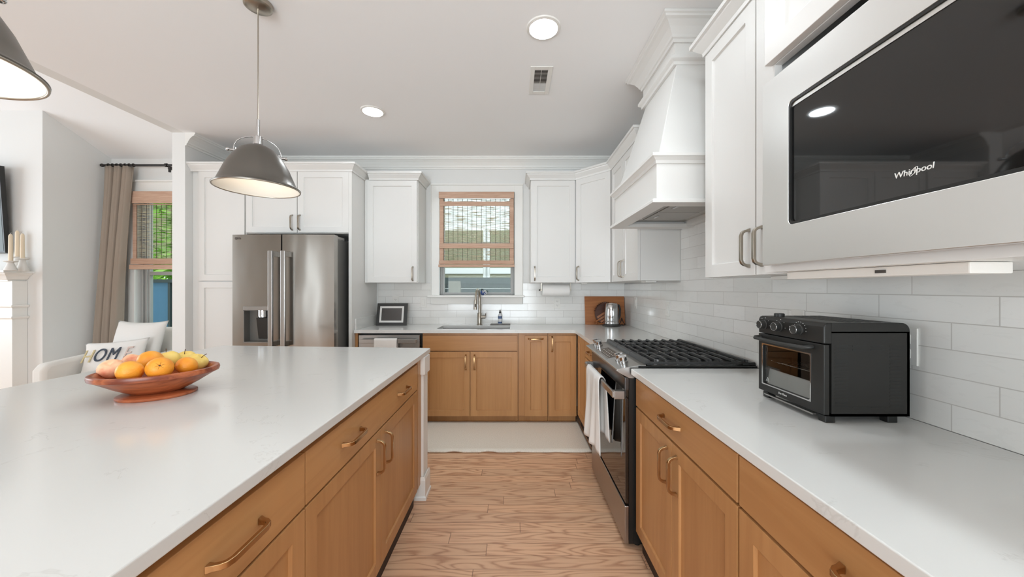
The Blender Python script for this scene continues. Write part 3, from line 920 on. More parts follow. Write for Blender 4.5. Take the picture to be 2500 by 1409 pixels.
# refrigerator enclosure
FF = frame((0, 3.38, 0), (0, -1, 0))
pc = cabinet('pantry_cabinet', 'tall white pantry cabinet beside the refrigerator against the end wall', FF, LX+.001, -2.538, .1, 2.425, .585,
        [('door', -2.982, -2.545, 1.382, 2.415, None), ('door', -2.982, -2.545, .10, 1.375, None)], WT, NI, toe=.05)
fcab = cabinet('fridge_cabinet', 'white two door cabinet bridging over the refrigerator', FF, -2.536, -1.566, 1.832, 2.425, .585,
        [('door', -2.533, -2.050, 1.836, 2.415, (-2.093, 1.932, True)), ('door', -2.046, -1.563, 1.836, 2.415, (-2.022, 1.932, True))], WT, NI)
obj('end_panel', MB().box(-1.564, -1.534, 3.36, BW-.001, 0, 2.425), WT, fcab, bevel=.001)
CC = [(0, -.012), (.006, -.012), (.008, .004), (.034, .036), (.036, .044), (.046, .046), (.046, .064), (0, .064)]
CC = [(o_*1.1, z_) for o_, z_ in CC]
obj('crown_molding', MB().molding([(LX+.001, 3.359), (-1.533, 3.359), (-1.533, BW-.01)], CC, 2.425), WT,
    label='white crown moulding along the top of the refrigerator enclosure', cat='molding')

# refrigerator
fr = thing('refrigerator', 'stainless french door refrigerator with ice and water dispenser', 'refrigerator', (-2.06, 3.5, 0))
obj('cabinet_body', MB().box(-2.505, -1.622, 3.25, 3.93, .02, 1.765), mat('fridge_side', srgb(128, 127, 124), .45, .3), fr, bevel=.01)
FYd = 3.16
def fdoor(u0, u1, z0, z1, hole=None):
    """slightly bowed door; optional recess hole (x0,x1,z0,z1)"""
    mb = MB()
    xs = sorted(set([u0+(u1-u0)*i/14 for i in range(15)] + ([hole[0], hole[1]] if hole else [])))
    zs = [z0, z1] if not hole else [z0, hole[2], hole[3], z1]
    yf = lambda x: FYd - .0 + .020*((x+2.063)/.45)**2
    for a, b in zip(xs, xs[1:]):
        for c_, d in zip(zs, zs[1:]):
            if hole and a >= hole[0]-1e-6 and b <= hole[1]+1e-6 and c_ >= hole[2]-1e-6 and d <= hole[3]+1e-6: continue
            mb.add([(a, yf(a), c_), (b, yf(b), c_), (b, yf(b), d), (a, yf(a), d)], [(0, 1, 2, 3)])
    for a, b in zip(xs, xs[1:]):
        for z in (z0, z1):
            mb.add([(a, yf(a), z), (b, yf(b), z), (b, 3.245, z), (a, 3.245, z)], [(0, 1, 2, 3)])
    for x in (u0, u1):
        mb.add([(x, yf(x), z0), (x, yf(x), z1), (x, 3.245, z1), (x, 3.245, z0)], [(0, 1, 2, 3)])
    mb.add([(u0, 3.245, z0), (u1, 3.245, z0), (u1, 3.245, z1), (u0, 3.245, z1)], [(0, 1, 2, 3)])
    return mb
H = (-2.402, -2.160, .830, 1.120)
dl = obj('door', fdoor(-2.517, -2.069, .72, 1.79, H), M['steel_fridge'], fr, smooth=30, label='french door with the dispenser')
dr = obj('door', fdoor(-2.059, -1.609, .72, 1.79), M['steel_fridge'], fr, smooth=30, label='plain french door')
obj('freezer_drawer', fdoor(-2.517, -1.609, .05, .712), M['steel_fridge'], fr, smooth=30)
for hx, dd in ((-2.118, dl), (-2.010, dr)):
    hb = MB().box(hx-.019, hx+.019, 3.085, 3.105, .800, 1.640)
    hb.box(hx-.012, hx+.012, 3.10, 3.17, .802, .85).box(hx-.012, hx+.012, 3.10, 3.17, 1.59, 1.638)
    obj('handle', hb, M['steel'], dd, bevel=.003)
hb = MB().box(-2.40, -1.73, 3.07, 3.09, .60, .64).box(-2.39, -2.36, 3.09, 3.17, .605, .635).box(-1.77, -1.74, 3.09, 3.17, .605, .635)
obj('handle', hb, M['steel'], fr.children[-1] if False else fr, bevel=.003, label='horizontal freezer handle')
dm = mat('dispenser_grey', srgb(122, 120, 116), .4, .4)
q = MB()
q.box(H[0], H[1], 3.228, 3.234, H[2], H[3])
q.box(H[0], H[0]+.006, 3.158, 3.23, H[2], H[3]).box(H[1]-.004, H[1], 3.158, 3.23, H[2], H[3])
q.box(H[0], H[1], 3.158, 3.23, H[3]-.006, H[3]).box(H[0], H[1], 3.156, 3.23, H[2], H[2]+.008)
obj('dispenser_recess', q, dm, dl)
obj('dispenser_panel', MB().box(H[0], H[1], 3.153, 3.166, H[3], H[3]+.032), M['steel'], dl, bevel=.001)
obj('dispenser_spout', MB().cyl((-2.25, 3.195, 1.118), (-2.25, 3.195, 1.062), .042, 24).cyl((-2.25, 3.195, 1.062), (-2.25, 3.195, 1.054), .036, 24), M['chrome'], dl, smooth=40)
obj('dispenser_paddle', MB().hexa([(-2.30, 3.20, .86), (-2.20, 3.20, .86), (-2.20, 3.225, .86), (-2.30, 3.225, .86)],
                                  [(-2.31, 3.185, 1.05), (-2.19, 3.185, 1.05), (-2.19, 3.225, 1.05), (-2.31, 3.225, 1.05)]), M['oven_body'], dl, bevel=.004)
obj('hinge_cover', MB().box(-1.72, -1.63, 3.25, 3.42, 1.765, 1.79), mat('hinge_grey', srgb(170, 168, 164), .4), fr, bevel=.004)
text('logo', 'LG', .024, Matrix.Translation((-2.452, 3.1715, 1.757)) @ Matrix.Rotation(PI/2, 4, 'X'), M['text_grey'], dl, .001)
obj('logo_disc', MB().cyl((-2.481, 3.1735, 1.757), (-2.481, 3.179, 1.757), .011, 20), M['text_grey'], dl)

# upper cabinets on the back wall
FU = frame((0, 3.65, 0), (0, -1, 0))
UZ0, UZ1 = 1.370, 2.425
cabinet('upper_cabinet', 'single door white upper cabinet between the refrigerator and window', FU, -1.532, -.985, UZ0, UZ1, .318,
        [('door', -1.50, -.992, UZ0, UZ1-.012, (-1.035, 1.460, True))], WT, NI)
cabinet('upper_cabinet', 'single door white upper cabinet above the paper towel roll', FU, .166, .622, UZ0, UZ1, .318,
        [('door', .172, .618, UZ0, UZ1-.012, (.206, 1.463, True))], WT, NI)
# diagonal corner unit
dia = thing('corner_upper_cabinet', 'white upper cabinet with a door angled across the corner', 'cabinet', (.95, 3.65, UZ0))
A_, B_ = Vector((.636, 3.645)), Vector((.918, 3.345))
obj('carcass', MB().prism([(.6235, 3.652), (.638, 3.648), (.9235, 3.342), (.9255, 3.3275), (RW-.002, 3.3275), (RW-.002, BW-.002), (.6235, BW-.002)], UZ0, UZ1), WT, dia)
dv = (B_-A_); L_ = dv.length; dv.normalize()
FD = Matrix.Identity(4)
Wd = Vector((dv.y, -dv.x, 0))
for i, c_ in enumerate(((dv.x, dv.y, 0), (0, 0, 1), tuple(Wd))):
    for k in range(3): FD[k][i] = c_[k]
FD[0][3], FD[1][3] = A_.x, A_.y
d_ = MB(FD); shaker(d_, .010, L_-.006, UZ0, UZ1-.012, .0035)
dd = obj('door', d_, WT, dia, bevel=.0012)
hb = MB(FD); pull(hb, .042, 1.463, vertical=True, w0=.0235); obj('handle', hb, NI, dd, bevel=.001, smooth=50)
# range-wall uppers
FV = frame((.925, 0, 0), (-1, 0, 0))
cabinet('upper_cabinet', 'white two door upper cabinet between the corner unit and the hood', FV, -3.325, -2.612, UZ0, UZ1, .300,
        [('door', -3.318, -2.975, UZ0, UZ1-.012, (-3.005, 1.475, True)), ('door', -2.971, -2.615, UZ0, UZ1-.012, (-2.94, 1.475, True))], WT, NI)
cabinet('upper_cabinet', 'white two door upper cabinet between the range hood and the microwave', FV, -1.69, -.982, UZ0-.008, UZ1, .300,
        [('door', -1.69, -1.338, UZ0-.008, UZ1-.012, (-1.372, 1.468, True)), ('door', -1.334, -.984, UZ0-.008, UZ1-.012, (-1.300, 1.468, True))], WT, NI)
obj('crown_molding', MB().molding([(-1.479, 3.629), (-.984, 3.629), (-.984, BW-.001)], CC, UZ1), WT,
    label='white crown moulding on the upper cabinet left of the window', cat='molding')
C.objects[-1]['label'] = 'white crown moulding on the upper cabinet between refrigerator and window'
obj('crown_molding', MB().molding([(.165, BW-.001), (.165, 3.629), (.623, 3.629), (.904, 3.329), (.904, 2.611), (RW-.002, 2.611)], CC, UZ1), WT,
    label='white crown moulding wrapping the corner upper cabinets behind the hood', cat='molding')
obj('crown_molding', MB().molding([(RW-.002, 1.692), (.904, 1.692), (.904, .985)], CC, UZ1), WT,
    label='white crown moulding on the upper cabinet beside the microwave', cat='molding')

# microwave cabinet and microwave
FM_ = frame((.69, 0, 0), (-1, 0, 0))
mc = thing('microwave_cabinet', 'deep white cabinet housing the built in microwave', 'cabinet', (.95, .58, 1.357))
b = MB(FM_)
b.box(-.980, -.19, 1.905, UZ1+.02, -.02, 0).box(-.980, -.19, 1.357, 1.395, -.02, 0).box(-.980, -.945, 1.395, 1.905, -.02, 0).box(-.225, -.19, 1.395, 1.905, -.02, 0)
b.box(-.980, -.964, 1.357, UZ1+.02, -.530, -.02).box(-.206, -.19, 1.357, UZ1+.02, -.530, -.02)
b.box(-.980, -.19, 1.357, 1.373, -.530, -.02).box(-.980, -.19, 1.875, 1.891, -.530, -.02).box(-.980, -.19, UZ1+.004, UZ1+.02, -.530, -.02)
b.box(-.980, -.19, 1.357, UZ1, -.535, -.53)
obj('carcass', b, WT, mc)
for (a, c_) in ((-.954, -.59), (-.586, -.20)):
    d_ = MB(FM_); shaker(d_, a, c_, 1.907, UZ1-.005, .001); obj('door', d_, WT, mc, bevel=.0012)
obj('crown_molding', MB().molding([(.668, .982), (.668, .18)], CC, UZ1+.02), WT, mc)
mw = thing('microwave', 'built in stainless microwave with black glass door in wall cabinet', 'microwave', (.8, .585, 1.39))
obj('housing', MB().box(.692, 1.15, .235, .935, 1.40, 1.87), M['black'], mw)
# trim kit: frame plate with window hole
def plate(mb, x_f, x_b, ya, yb, za, zb, hy0, hy1, hz0, hz1, r=.012, ns=5):
    """rectangular plate facing -X with a rounded hole"""
    hole = []
    for (cy, cz, a0) in ((hy1-r, hz1-r, 0), (hy0+r, hz1-r, PI/2), (hy0+r, hz0+r, PI), (hy1-r, hz0+r, 1.5*PI)):
        for i in range(ns+1):
            a = a0+PI/2*i/ns
            hole.append((cy+r*math.cos(a), cz+r*math.sin(a)))
    outer = [(yb, zb), (ya, zb), (ya, za), (yb, za)]
    vs = []; fs = []
    H_ = len(hole)
    for x in (x_f, x_b):
        vs += [(x, p_[0], p_[1]) for p_ in outer] + [(x, p_[0], p_[1]) for p_ in hole]
    o2 = 4+H_
    for k, off in ((0, 0), (1, o2)):
        for q_ in range(4):
            h0 = q_*(ns+1)
            for i in range(ns): fs.append((off+q_, off+4+h0+i, off+4+h0+i+1))
            q2 = (q_+1) % 4; h1 = (h0+ns+1) % H_
            fs.append((off+q_, off+4+h0+ns, off+4+h1, off+q2))
    for i in range(4): fs.append((i, (i+1) % 4, o2+(i+1) % 4, o2+i))
    for i in range(H_):
        j = (i+1) % H_
        fs.append((4+i, 4+j, o2+4+j, o2+4+i))
    mb.add(vs, fs)
XM = .668
t = MB(); plate(t, XM, XM+.02, .210, .960, 1.3745, 1.857, .300, .870, 1.468, 1.768)
obj('trim_kit', t, M['steel_mw'], mw, bevel=.001)
t = MB(); plate(t, XM+.001, XM+.016, .297, .873, 1.465, 1.771, .305, .865, 1.474, 1.762)
obj('gasket', t, M['black'], mw)
obj('door_glass', MB().box(XM+.006, XM+.014, .306, .864, 1.475, 1.752), M['gloss_black'], mw)
obj('door_strip', MB().box(XM+.004, XM+.014, .306, .864, 1.7525, 1.7615), M['steel_mw'], mw, label='bright steel strip above the glass')
ww = Matrix.Translation((XM+.0055, .602, 1.5115)) @ frame((0, 0, 0), (-1, 0, 0))
text('brand_lettering', 'Whirlpool', .0145, ww, M['text_white'], mw, .0004, .1)
rg = MB(); n_ = 26
pts = []
for i in range(n_+1):
    a = 2*PI*i/n_
    u_, v_ = .0085*math.cos(a), .0030*math.sin(a)
    r_ = math.radians(48)
    pts.append(ww @ Vector((u_*math.cos(r_)-v_*math.sin(r_)+.001, u_*math.sin(r_)+v_*math.cos(r_)-.0005, .0004)))
rg.tube(pts, .0005, 6)
obj('brand_ring', rg, M['text_white'], mw)
lb = thing('under_cabinet_light', 'slim white light bar under the microwave cabinet', 'light fixture', (.76, .8, 1.34))
obj('housing', MB().box(.73, .80, .571, .955, 1.3375, 1.3565), M['plastic'], lb, bevel=.002)
obj('switch', MB().box(.728, .7305, .70, .72, 1.344, 1.350), M['slot'], lb)
lb = thing('under_cabinet_light', 'slim white light bar under the upper cabinet beside the hood', 'light fixture', (1.05, 1.3, 1.35))
obj('housing', MB().box(1.02, 1.08, 1.05, 1.42, 1.347, 1.3615), M['plastic'], lb, bevel=.002)
for (a, b_, lab) in (((.70, .76), (3.72, 3.80), 'small white puck light under the angled corner cabinet'),
                     ((.98, 1.06), (2.66, 2.76), 'small white puck light under the cabinet behind the hood')):
    obj('puck_light', MB().box(a[0], a[1], b_[0], b_[1], 1.357, 1.3695), M['plastic'], bevel=.003, label=lab, cat='light fixture')

# ------------------------------------------------------------------ range hood
hd = thing('range_hood', 'white tapered wood hood with ledges above the range', 'range hood', (.95, 2.1, 1.73))
hx0, hy0, hy1, hzb = .70, 1.755, 2.475, 1.738
bx = MB()
bx.box(hx0, hx0+.022, hy0, hy1, hzb, 1.965).box(hx0+.022, RW-.002, hy0, hy0+.022, hzb, 1.965).box(hx0+.022, RW-.002, hy1-.022, hy1, hzb, 1.965)
bx.box(hx0+.022, RW-.002, hy0+.022, hy1-.022, 1.945, 1.965).box(RW-.06, RW-.002, hy0, hy1, hzb, 1.80)
obj('lower_box', bx, WT, hd)
HP = lambda o_, h_: [(-.02, 0), (o_, 0), (o_, .010), (o_-.006, .018), (-.02, .018)]
obj('bottom_lip', MB().molding([(RW-.002, hy1), (hx0, hy1), (hx0, hy0), (RW-.002, hy0)], [(-.06, 0), (.030, 0), (.030, .012), (.024, .020), (0, .022), (-.06, .022)], hzb-.008), WT, hd)
obj('ledge', MB().molding([(RW-.002, hy1), (hx0, hy1), (hx0, hy0), (RW-.002, hy0)],
    [(0, -.045), (.006, -.045), (.008, -.03), (.022, -.018), (.030, -.014), (.030, 0), (-.02, .004), (-.02, -.02)], 1.972), WT, hd)
tp_ = MB().hexa([(hx0+.012, 1.757, 1.972), (RW-.002, 1.757, 1.972), (RW-.002, 2.455, 1.972), (hx0+.012, 2.455, 1.972)],
                [(.877, 1.924, 2.53), (RW-.002, 1.924, 2.53), (RW-.002, 2.37, 2.53), (.877, 2.37, 2.53)])
obj('tapered_body', tp_, WT, hd, bevel=.002)
obj('upper_box', MB().box(.865, RW-.002, 1.925, 2.395, 2.54, CZ-.001), WT, hd)
obj('upper_ledge', MB().molding([(RW-.002, 2.395), (.865, 2.395), (.865, 1.925), (RW-.002, 1.925)],
    [(0, -.028), (.008, -.028), (.010, -.012), (.022, -.004), (.026, .0), (.026, .016), (0, .020), (-.06, .020), (-.06, -.028)], 2.545), WT, hd)
obj('crown', MB().molding([(RW-.002, 2.39), (.865, 2.39), (.865, 1.925), (RW-.002, 1.925)], CR, CZ-.001), WT, hd)
# liner insert
ins = MB().box(.722, RW-.062, hy0+.022, hy1-.022, 1.770, 1.776)
obj('liner', ins, mat('hood_liner', srgb(190, 187, 181), .35, .4), hd)
for (a, b_) in ((1.85, 2.105), (2.115, 2.37)):
    o = obj('filter', MB().box(.855, 1.10, a, b_, 1.763, 1.770), M['filter'], hd, bevel=.002)
    obj('filter_latch', MB().box(.885, .90, (a+b_)/2-.03, (a+b_)/2+.03, 1.760, 1.7635), M['chrome'], o)
obj('control_strip', MB().box(.760, .845, 1.85, 2.37, 1.764, 1.770), M['filter'], hd, bevel=.001)
obj('switch_panel', MB().box(.785, .815, 2.03, 2.19, 1.761, 1.7645), M['slot'], hd)
for yy in (1.92, 2.30):
    obj('lamp', MB().cyl((.80, yy, 1.7635), (.80, yy, 1.760), .022, 18), M['plastic'], hd)

# ------------------------------------------------------------------ backsplash
obj('backsplash', MB().box(-1.514, RW-.009, BW-.009, BW-.001, CT1+.0005, 1.134).box(-1.514, -.930, BW-.009, BW-.001, 1.134, 1.3695).box(.095, RW-.009, BW-.009, BW-.001, 1.134, 1.3695), M['tile_x'],
    label='white glazed subway tile backsplash behind the sink', cat='backsplash')
obj('backsplash', MB().box(RW-.009, RW-.0005, -.5, BW-.001, CT1+.0005, 1.3565).box(RW-.009, RW-.0005, 1.694, 2.608, 1.3565, 1.737), M['tile_y'],
    label='white glazed subway tile backsplash along the range wall', cat='backsplash')

def outlet(FMx, cu, cv, label, kind='outlet'):
    t = thing('wall_outlet' if kind == 'outlet' else 'wall_switch', label, 'outlet' if kind == 'outlet' else 'switch', FMx @ Vector((cu, cv, 0)))
    obj('plate', MB(FMx).box(cu-.035, cu+.035, cv-.057, cv+.057, 0, .005), M['plastic'], t, bevel=.002)
    if kind == 'outlet':
        for s in (-1, 1):
            f_ = obj('receptacle', MB(FMx).box(cu-.017, cu+.017, cv+s*.022-.014, cv+s*.022+.014, .005, .0065), M['plastic'], t, bevel=.001)
            sl = MB(FMx)
            sl.box(cu-.008, cu-.005, cv+s*.022-.002, cv+s*.022+.007, .0065, .0068).box(cu+.005, cu+.008, cv+s*.022-.002, cv+s*.022+.007, .0065, .0068).box(cu-.002, cu+.002, cv+s*.022-.010, cv+s*.022-.006, .0065, .0068)
            obj('slot', sl, M['slot'], f_)
    else:
        obj('rocker', MB(FMx).box(cu-.016, cu+.016, cv-.033, cv+.033, .005, .009), M['plastic'], t, bevel=.002)
FBW = frame((0, BW-.0092, 0), (0, -1, 0)); FRW = frame((RW-.0092, 0, 0), (-1, 0, 0))
outlet(FBW, -1.32, 1.165, 'white double outlet on the tile above the digital photo frame')
outlet(FBW, -1.01, 1.155, 'white rocker switch on the tile between photo frame and faucet', 'switch')
outlet(FBW, .475, 1.145, 'white double outlet on the tile below the paper towel roll')
outlet(FRW, -2.83, 1.148, 'white rocker switch on the range wall above the range far corner', 'switch')
outlet(FRW, -3.58, 1.165, 'white rocker switch on the range wall tile next to the kettle corner', 'switch')
outlet(FRW, -1.528, 1.165, 'white rocker switch on the tile just behind the toaster oven top', 'switch')
outlet(FRW, -1.108, 1.135, 'white double outlet on the tile behind the toaster oven back')

# ------------------------------------------------------------------ range
RY0, RY1 = 1.786, 2.548
g = thing('gas_range', 'stainless slide-in gas range with black grates and front controls', 'range', (.9, 2.17, 0))
obj('side_body', MB().box(.60, 1.20, RY0, RY1, .03, .905).box(.575, .60, RY0+.004, RY1-.004, .03, .895), M['black'], g)
obj('cooktop', MB().box(.62, 1.212, RY0-.008, RY1+.008, .9145, .924), M['black'], g, bevel=.003)
cp = MB().prism([(.512, .898), (.514, .907), (.630, .930), (.66, .930), (.66, .905), (.60, .860), (.575, .862), (.53, .885)], RY0, RY1, 'y')
obj('control_panel', cp, M['steel'], g, bevel=.002)
nrm = Vector((-.023, 0, .116)).normalized(); sl_ = Vector((.116, 0, .023)).normalized()
def on_panel(s, y, h=0):
    return Vector((.514, y, .907)) + sl_*s + nrm*h
a = on_panel(.018, 2.02, .0005); 
pd = MB(); Y0_, Y1_ = 2.03, 2.32
q0 = [on_panel(.018, Y0_, 0), on_panel(.105, Y0_, 0), on_panel(.105, Y1_, 0), on_panel(.018, Y1_, 0)]
q1 = [on_panel(.018, Y0_, .003), on_panel(.105, Y0_, .003), on_panel(.105, Y1_, .003), on_panel(.018, Y1_, .003)]
obj('display_bezel', pd.hexa(q0, q1), M['chrome'], g, bevel=.001)
q0 = [on_panel(.026, Y0_+.01, .0031), on_panel(.097, Y0_+.01, .0031), on_panel(.097, Y1_-.01, .0031), on_panel(.026, Y1_-.01, .0031)]
q1 = [v + nrm*.0008 for v in q0]
dsp = obj('display', MB().hexa(q0, q1), M['panel_gloss'], g)
bt_ = MB()
for i in range(7):
    for j in range(3):
        c0 = on_panel(.038+.02*j, Y0_+.035+.034*i, .004)
        bt_.cyl(c0, c0+nrm*.0006, .0032, 8)
obj('touch_key', bt_, M['text_white'], dsp, label='rows of small pale control marks')
for yy in (1.875, 1.945, 2.415, 2.485):
    c0 = on_panel(.062, yy, 0)
    k = MB().tube([c0, c0+nrm*.012, c0+nrm*.0125, c0+nrm*.034], [.024, .024, .019, .020], 24)
    kk = obj('knob', k, M['chrome'], g, smooth=30, bevel=.001)
    gm = Matrix.Identity(4)
    uu, vv = sl_, Vector((0, 1, 0))
    for k_ in range(3):
        gm[k_][0] = uu[k_]; gm[k_][1] = vv[k_]; gm[k_][2] = nrm[k_]; gm[k_][3] = c0[k_]
    obj('knob_grip', MB(gm).box(-.022, .022, -.008, .008, .030, .044), M['chrome'], kk, bevel=.003)
# oven door
dg_ = obj('oven_door', MB().box(.557, .575, RY0+.002, RY1-.002, .232, .862), M['gloss_black'], g, bevel=.003, label='black glass oven door')
obj('door_top_trim', MB().box(.553, .5765, RY0+.001, RY1-.001, .800, .866), mat('dark_steel', srgb(96, 98, 100), .25, 1), dg_, bevel=.004)
obj('door_handle', MB().box(.497, .511, RY0+.02, RY1-.02, .756, .790), M['steel'], dg_, bevel=.004)
for yy in (RY0+.012, RY1-.042):
    obj('handle_bracket', MB().box(.505, .558, yy, yy+.03, .752, .794), M['steel'], dg_, bevel=.003)
dwr = obj('storage_drawer', MB().box(.553, .575, RY0+.001, RY1-.001, .030, .220), mat('drawer_steel', srgb(168, 160, 154), .3, 1), g, bevel=.004, label='stainless bottom drawer')
obj('foot', MB().cyl((.63, RY0+.05, 0), (.63, RY0+.05, .03), .018, 12), M['black'], g)
obj('foot', MB().cyl((.63, RY1-.05, 0), (.63, RY1-.05, .03), .018, 12), M['black'], g)
obj('vent_rail', MB().box(1.150, 1.212, RY0+.005, RY1-.005, .924, .940), M['black'], g, bevel=.003)
# burners
for (bx_, by_, br) in ((.78, 1.95, .045), (1.05, 1.95, .036), (.91, 2.167, .05), (.78, 2.385, .040), (1.05, 2.385, .045)):
    o = obj('burner', MB().lathe([(0, 0), (br, 0), (br, .008), (br*.85, .012), (0, .012)], (bx_, by_, .924), 24), M['steel'], g, smooth=40)
    obj('burner_cap', MB().lathe([(br*.8, 0), (br*.82, .006), (br*.6, .009), (0, .009)], (bx_, by_, .936), 24), M['iron'], o, smooth=40)
# grates: three sections
gz = .952
sec = [(RY0+.008, RY0+.252), (RY0+.256, RY1-.256), (RY1-.252, RY1-.008)]
for (a, b_) in sec:
    gr = MB()
    # front rail, sloped forward
    gr.prism([(.655, gz-.022), (.662, gz-.002), (.682, gz), (.684, gz-.016)], a, b_, 'y')
    nb = 9
    for i in range(nb):
        x = .715 + i*(1.165-.715)/(nb-1)
        gr.prism([(x-.006, gz-.012), (x-.004, gz), (x+.004, gz), (x+.006, gz-.012)], a+.012, b_-.012, 'y')
        for (yy, s) in ((a+.012, -1), (b_-.012, 1)):
            gr.hexa([(x-.006, yy-.004, gz-.012), (x+.006, yy-.004, gz-.012), (x+.006, yy+.004, gz), (x-.006, yy+.004, gz)],
                    [(x-.012, yy+s*.010-.004, gz-.026), (x+.004, yy+s*.010-.004, gz-.026), (x+.004, yy+s*.010+.004, gz-.020), (x-.012, yy+s*.010+.004, gz-.020)])
    for yy in (a+.002, b_-.010, (a+b_)/2-.004):
        gr.box(.665, 1.175, yy, yy+.008, gz-.024, gz-.010)
    gr.box(1.165, 1.178, a, b_, gz-.02, gz)
    for (x, yy) in ((.67, a+.004), (.67, b_-.016), (1.165, a+.004), (1.165, b_-.016)):
        gr.box(x, x+.012, yy, yy+.012, .924, gz-.012)
    obj('grate', gr, M['iron'], g, bevel=.0015, smooth=40)
# towel on range handle
tw = drape([(.533, .47), (.530, .70), (.524, .785), (.514, .799), (.500, .803), (.489, .795), (.484, .765), (.480, .6), (.476, .40)],
           2.06, 2.40, amp=.012, ph=1.0, hem=lambda u: -.06*(1-u)+.02*math.sin(7*u))
obj('dish_towel', tw, M['towel'], solid=.005, smooth=180, label='white towel hanging over the oven door handle of the range', cat='towel')

# ------------------------------------------------------------------ toaster oven
ov = thing('toaster_oven', 'black countertop toaster oven with three knobs and a glass door', 'toaster oven', (1.04, 1.19, CT1))
ox0, ox1, oy0, oy1, oz0, oz1 = .914, 1.167, 1.052, 1.334, .9345, 1.211
def rshell(x0_, x1_, y0_, y1_, z0_, z1_, r=.022, n=6):
    pts = [(x0_, z0_), (x0_, z1_-r*.5)]
    for i in range(n+1):
        a = PI - PI/2*i/n; pts.append((x0_+r*.5+r*.5*math.cos(a), z1_-r*.5+r*.5*math.sin(a)))
    for i in range(n+1):
        a = PI/2 - PI/2*i/n; pts.append((x1_-r+r*math.cos(a), z1_-r+r*math.sin(a)))
    pts.append((x1_, z0_))
    return MB().prism(pts, y0_, y1_, 'y')
IN = (.932, 1.15, oy0+.03, oy1-.03, .955, 1.14)
shell = rshell(ox0+.022, ox1, oy0, oy1, oz0, oz1)
# hollow body: build as shell minus cavity by panels
pan = MB()
pan.box(ox0+.022, ox1, oy0, oy0+.008, oz0, oz1-.026).box(ox0+.022, ox1, oy1-.008, oy1, oz0, oz1-.026)
pan.box(ox0+.022, ox1, oy0, oy1, oz0, oz0+.008).box(ox1-.008, ox1, oy0, oy1, oz0, oz1-.026)
r = .024
pts = [(ox0+.022, oz1-.03), (ox0+.022, oz1)] + [(ox1-r+r*math.sin(PI/2*i/6), oz1-r+r*math.cos(PI/2*i/6)) for i in range(7)] + [(ox1, oz1-.03)]
pan.prism(pts, oy0, oy1, 'y')
body = obj('shell', pan, M['oven_body'], ov, smooth=30)
sl = MB()
for (xa, xb, zz, st) in ((.946, .985, 1.150, 18), (1.108, 1.142, 1.150, 18)):
    for i in range(st): sl.box(xa, xb, oy0-.0004, oy0+.001, 1.140-.0105*i, 1.1445-.0105*i)
for (xa, xb) in ((.998, 1.038), (1.052, 1.092)):
    for i in range(2): sl.box(xa, xb, oy0-.0004, oy0+.001, 1.140-.0105*i, 1.1445-.0105*i)
    sl.box(xa, xb, oy0-.0004, oy0+.001, .961, .963)
obj('vent_slots', sl, M['black'], body)
obj('back_duct', MB().prism([(oy0+.02, 1.08), (oy0+.02, 1.135), (oy0+.20, 1.135), (oy0+.20, 1.02), (oy0+.05, 1.02)], ox1, ox1+.012, 'x'), M['black'], body, bevel=.004)
rb = MB()
for i in range(5): rb.box(1.0+.03*i, 1.012+.03*i, oy0+.02, oy1-.02, oz1-.0005, oz1+.001)
obj('top_ribs', rb, M['black_matte'], body)
obj('top_knob', MB().lathe([(0, 0), (.016, 0), (.016, .010), (.014, .012), (0, .012)], (.955, 1.285, oz1), 20), M['black_matte'], ov, smooth=40)
# control fascia
cf = obj('control_fascia', MB().prism([(ox0, 1.149), (ox0, oz1-.012), (ox0+.004, oz1-.003), (ox0+.012, oz1), (ox0+.024, oz1), (ox0+.024, 1.149)], oy0, oy1, 'y'), M['oven_body'], ov, bevel=.003)
mk = MB()
for i, yy in enumerate((1.302, 1.228, 1.142)):
    zz = 1.181
    k = MB().lathe([(0, 0), (.0175, 0), (.0175, -.004), (.0155, -.006), (.0150, -.020), (.0125, -.022), (0, -.0205)], (ox0, yy, zz), 28, 'x')
    kk = obj('knob', k, M['black_matte'], ov, smooth=35)
    rgp = []
    for j in range(25):
        a = 2*PI*j/24; rgp.append((ox0-.0215, yy+.0135*math.cos(a), zz+.0135*math.sin(a)))
    obj('knob_ring', MB().tube(rgp, .0009, 6), M['chrome'], kk)
    for j in range(9):
        a = -PI*.42 + j*PI*1.0/8*.95
        c_ = (yy+.025*math.cos(a+PI*0.5+PI*.0), zz+.025*math.sin(a+PI*.5))
        if j % 2 == 0 or i == 2: mk.box(ox0-.0003, ox0+.0005, c_[0]-.0016, c_[0]+.0016, c_[1]-.0006, c_[1]+.0006)
for j in range(3): mk.box(ox0-.0003, ox0+.0005, 1.178, 1.186, 1.176+.005*j, 1.1772+.005*j)
obj('scale_marks', mk, M['text_white'], cf)
# door with window
dpl = MB(); plate(dpl, ox0, ox0+.016, oy0, oy1, oz0+.004, 1.1465, oy0+.050, oy1-.022, .967, 1.108, .007)
od = obj('door', dpl, M['oven_body'], ov, bevel=.0015)
obj('door_window', MB().box(ox0+.006, ox0+.009, oy0+.052, oy1-.024, .969, 1.106), M['oven_glass'], od)
wt_ = MB(); plate(wt_, ox0-.0008, ox0+.001, oy0+.046, oy1-.018, .963, 1.112, oy0+.050, oy1-.022, .967, 1.108, .007)
obj('window_trim', wt_, M['chrome'], od)
hp_ = [(ox0, oy1-.012, 1.134), (ox0-.018, oy1-.008, 1.133), (ox0-.024, oy1-.016, 1.131), (ox0-.026, oy0+.15, 1.129), (ox0-.024, oy0+.048, 1.131), (ox0-.016, oy0+.038, 1.133), (ox0, oy0+.040, 1.134)]
obj('door_handle', MB().tube(hp_, .0062, 12), M['black_matte'], od, smooth=60)
rk = MB()
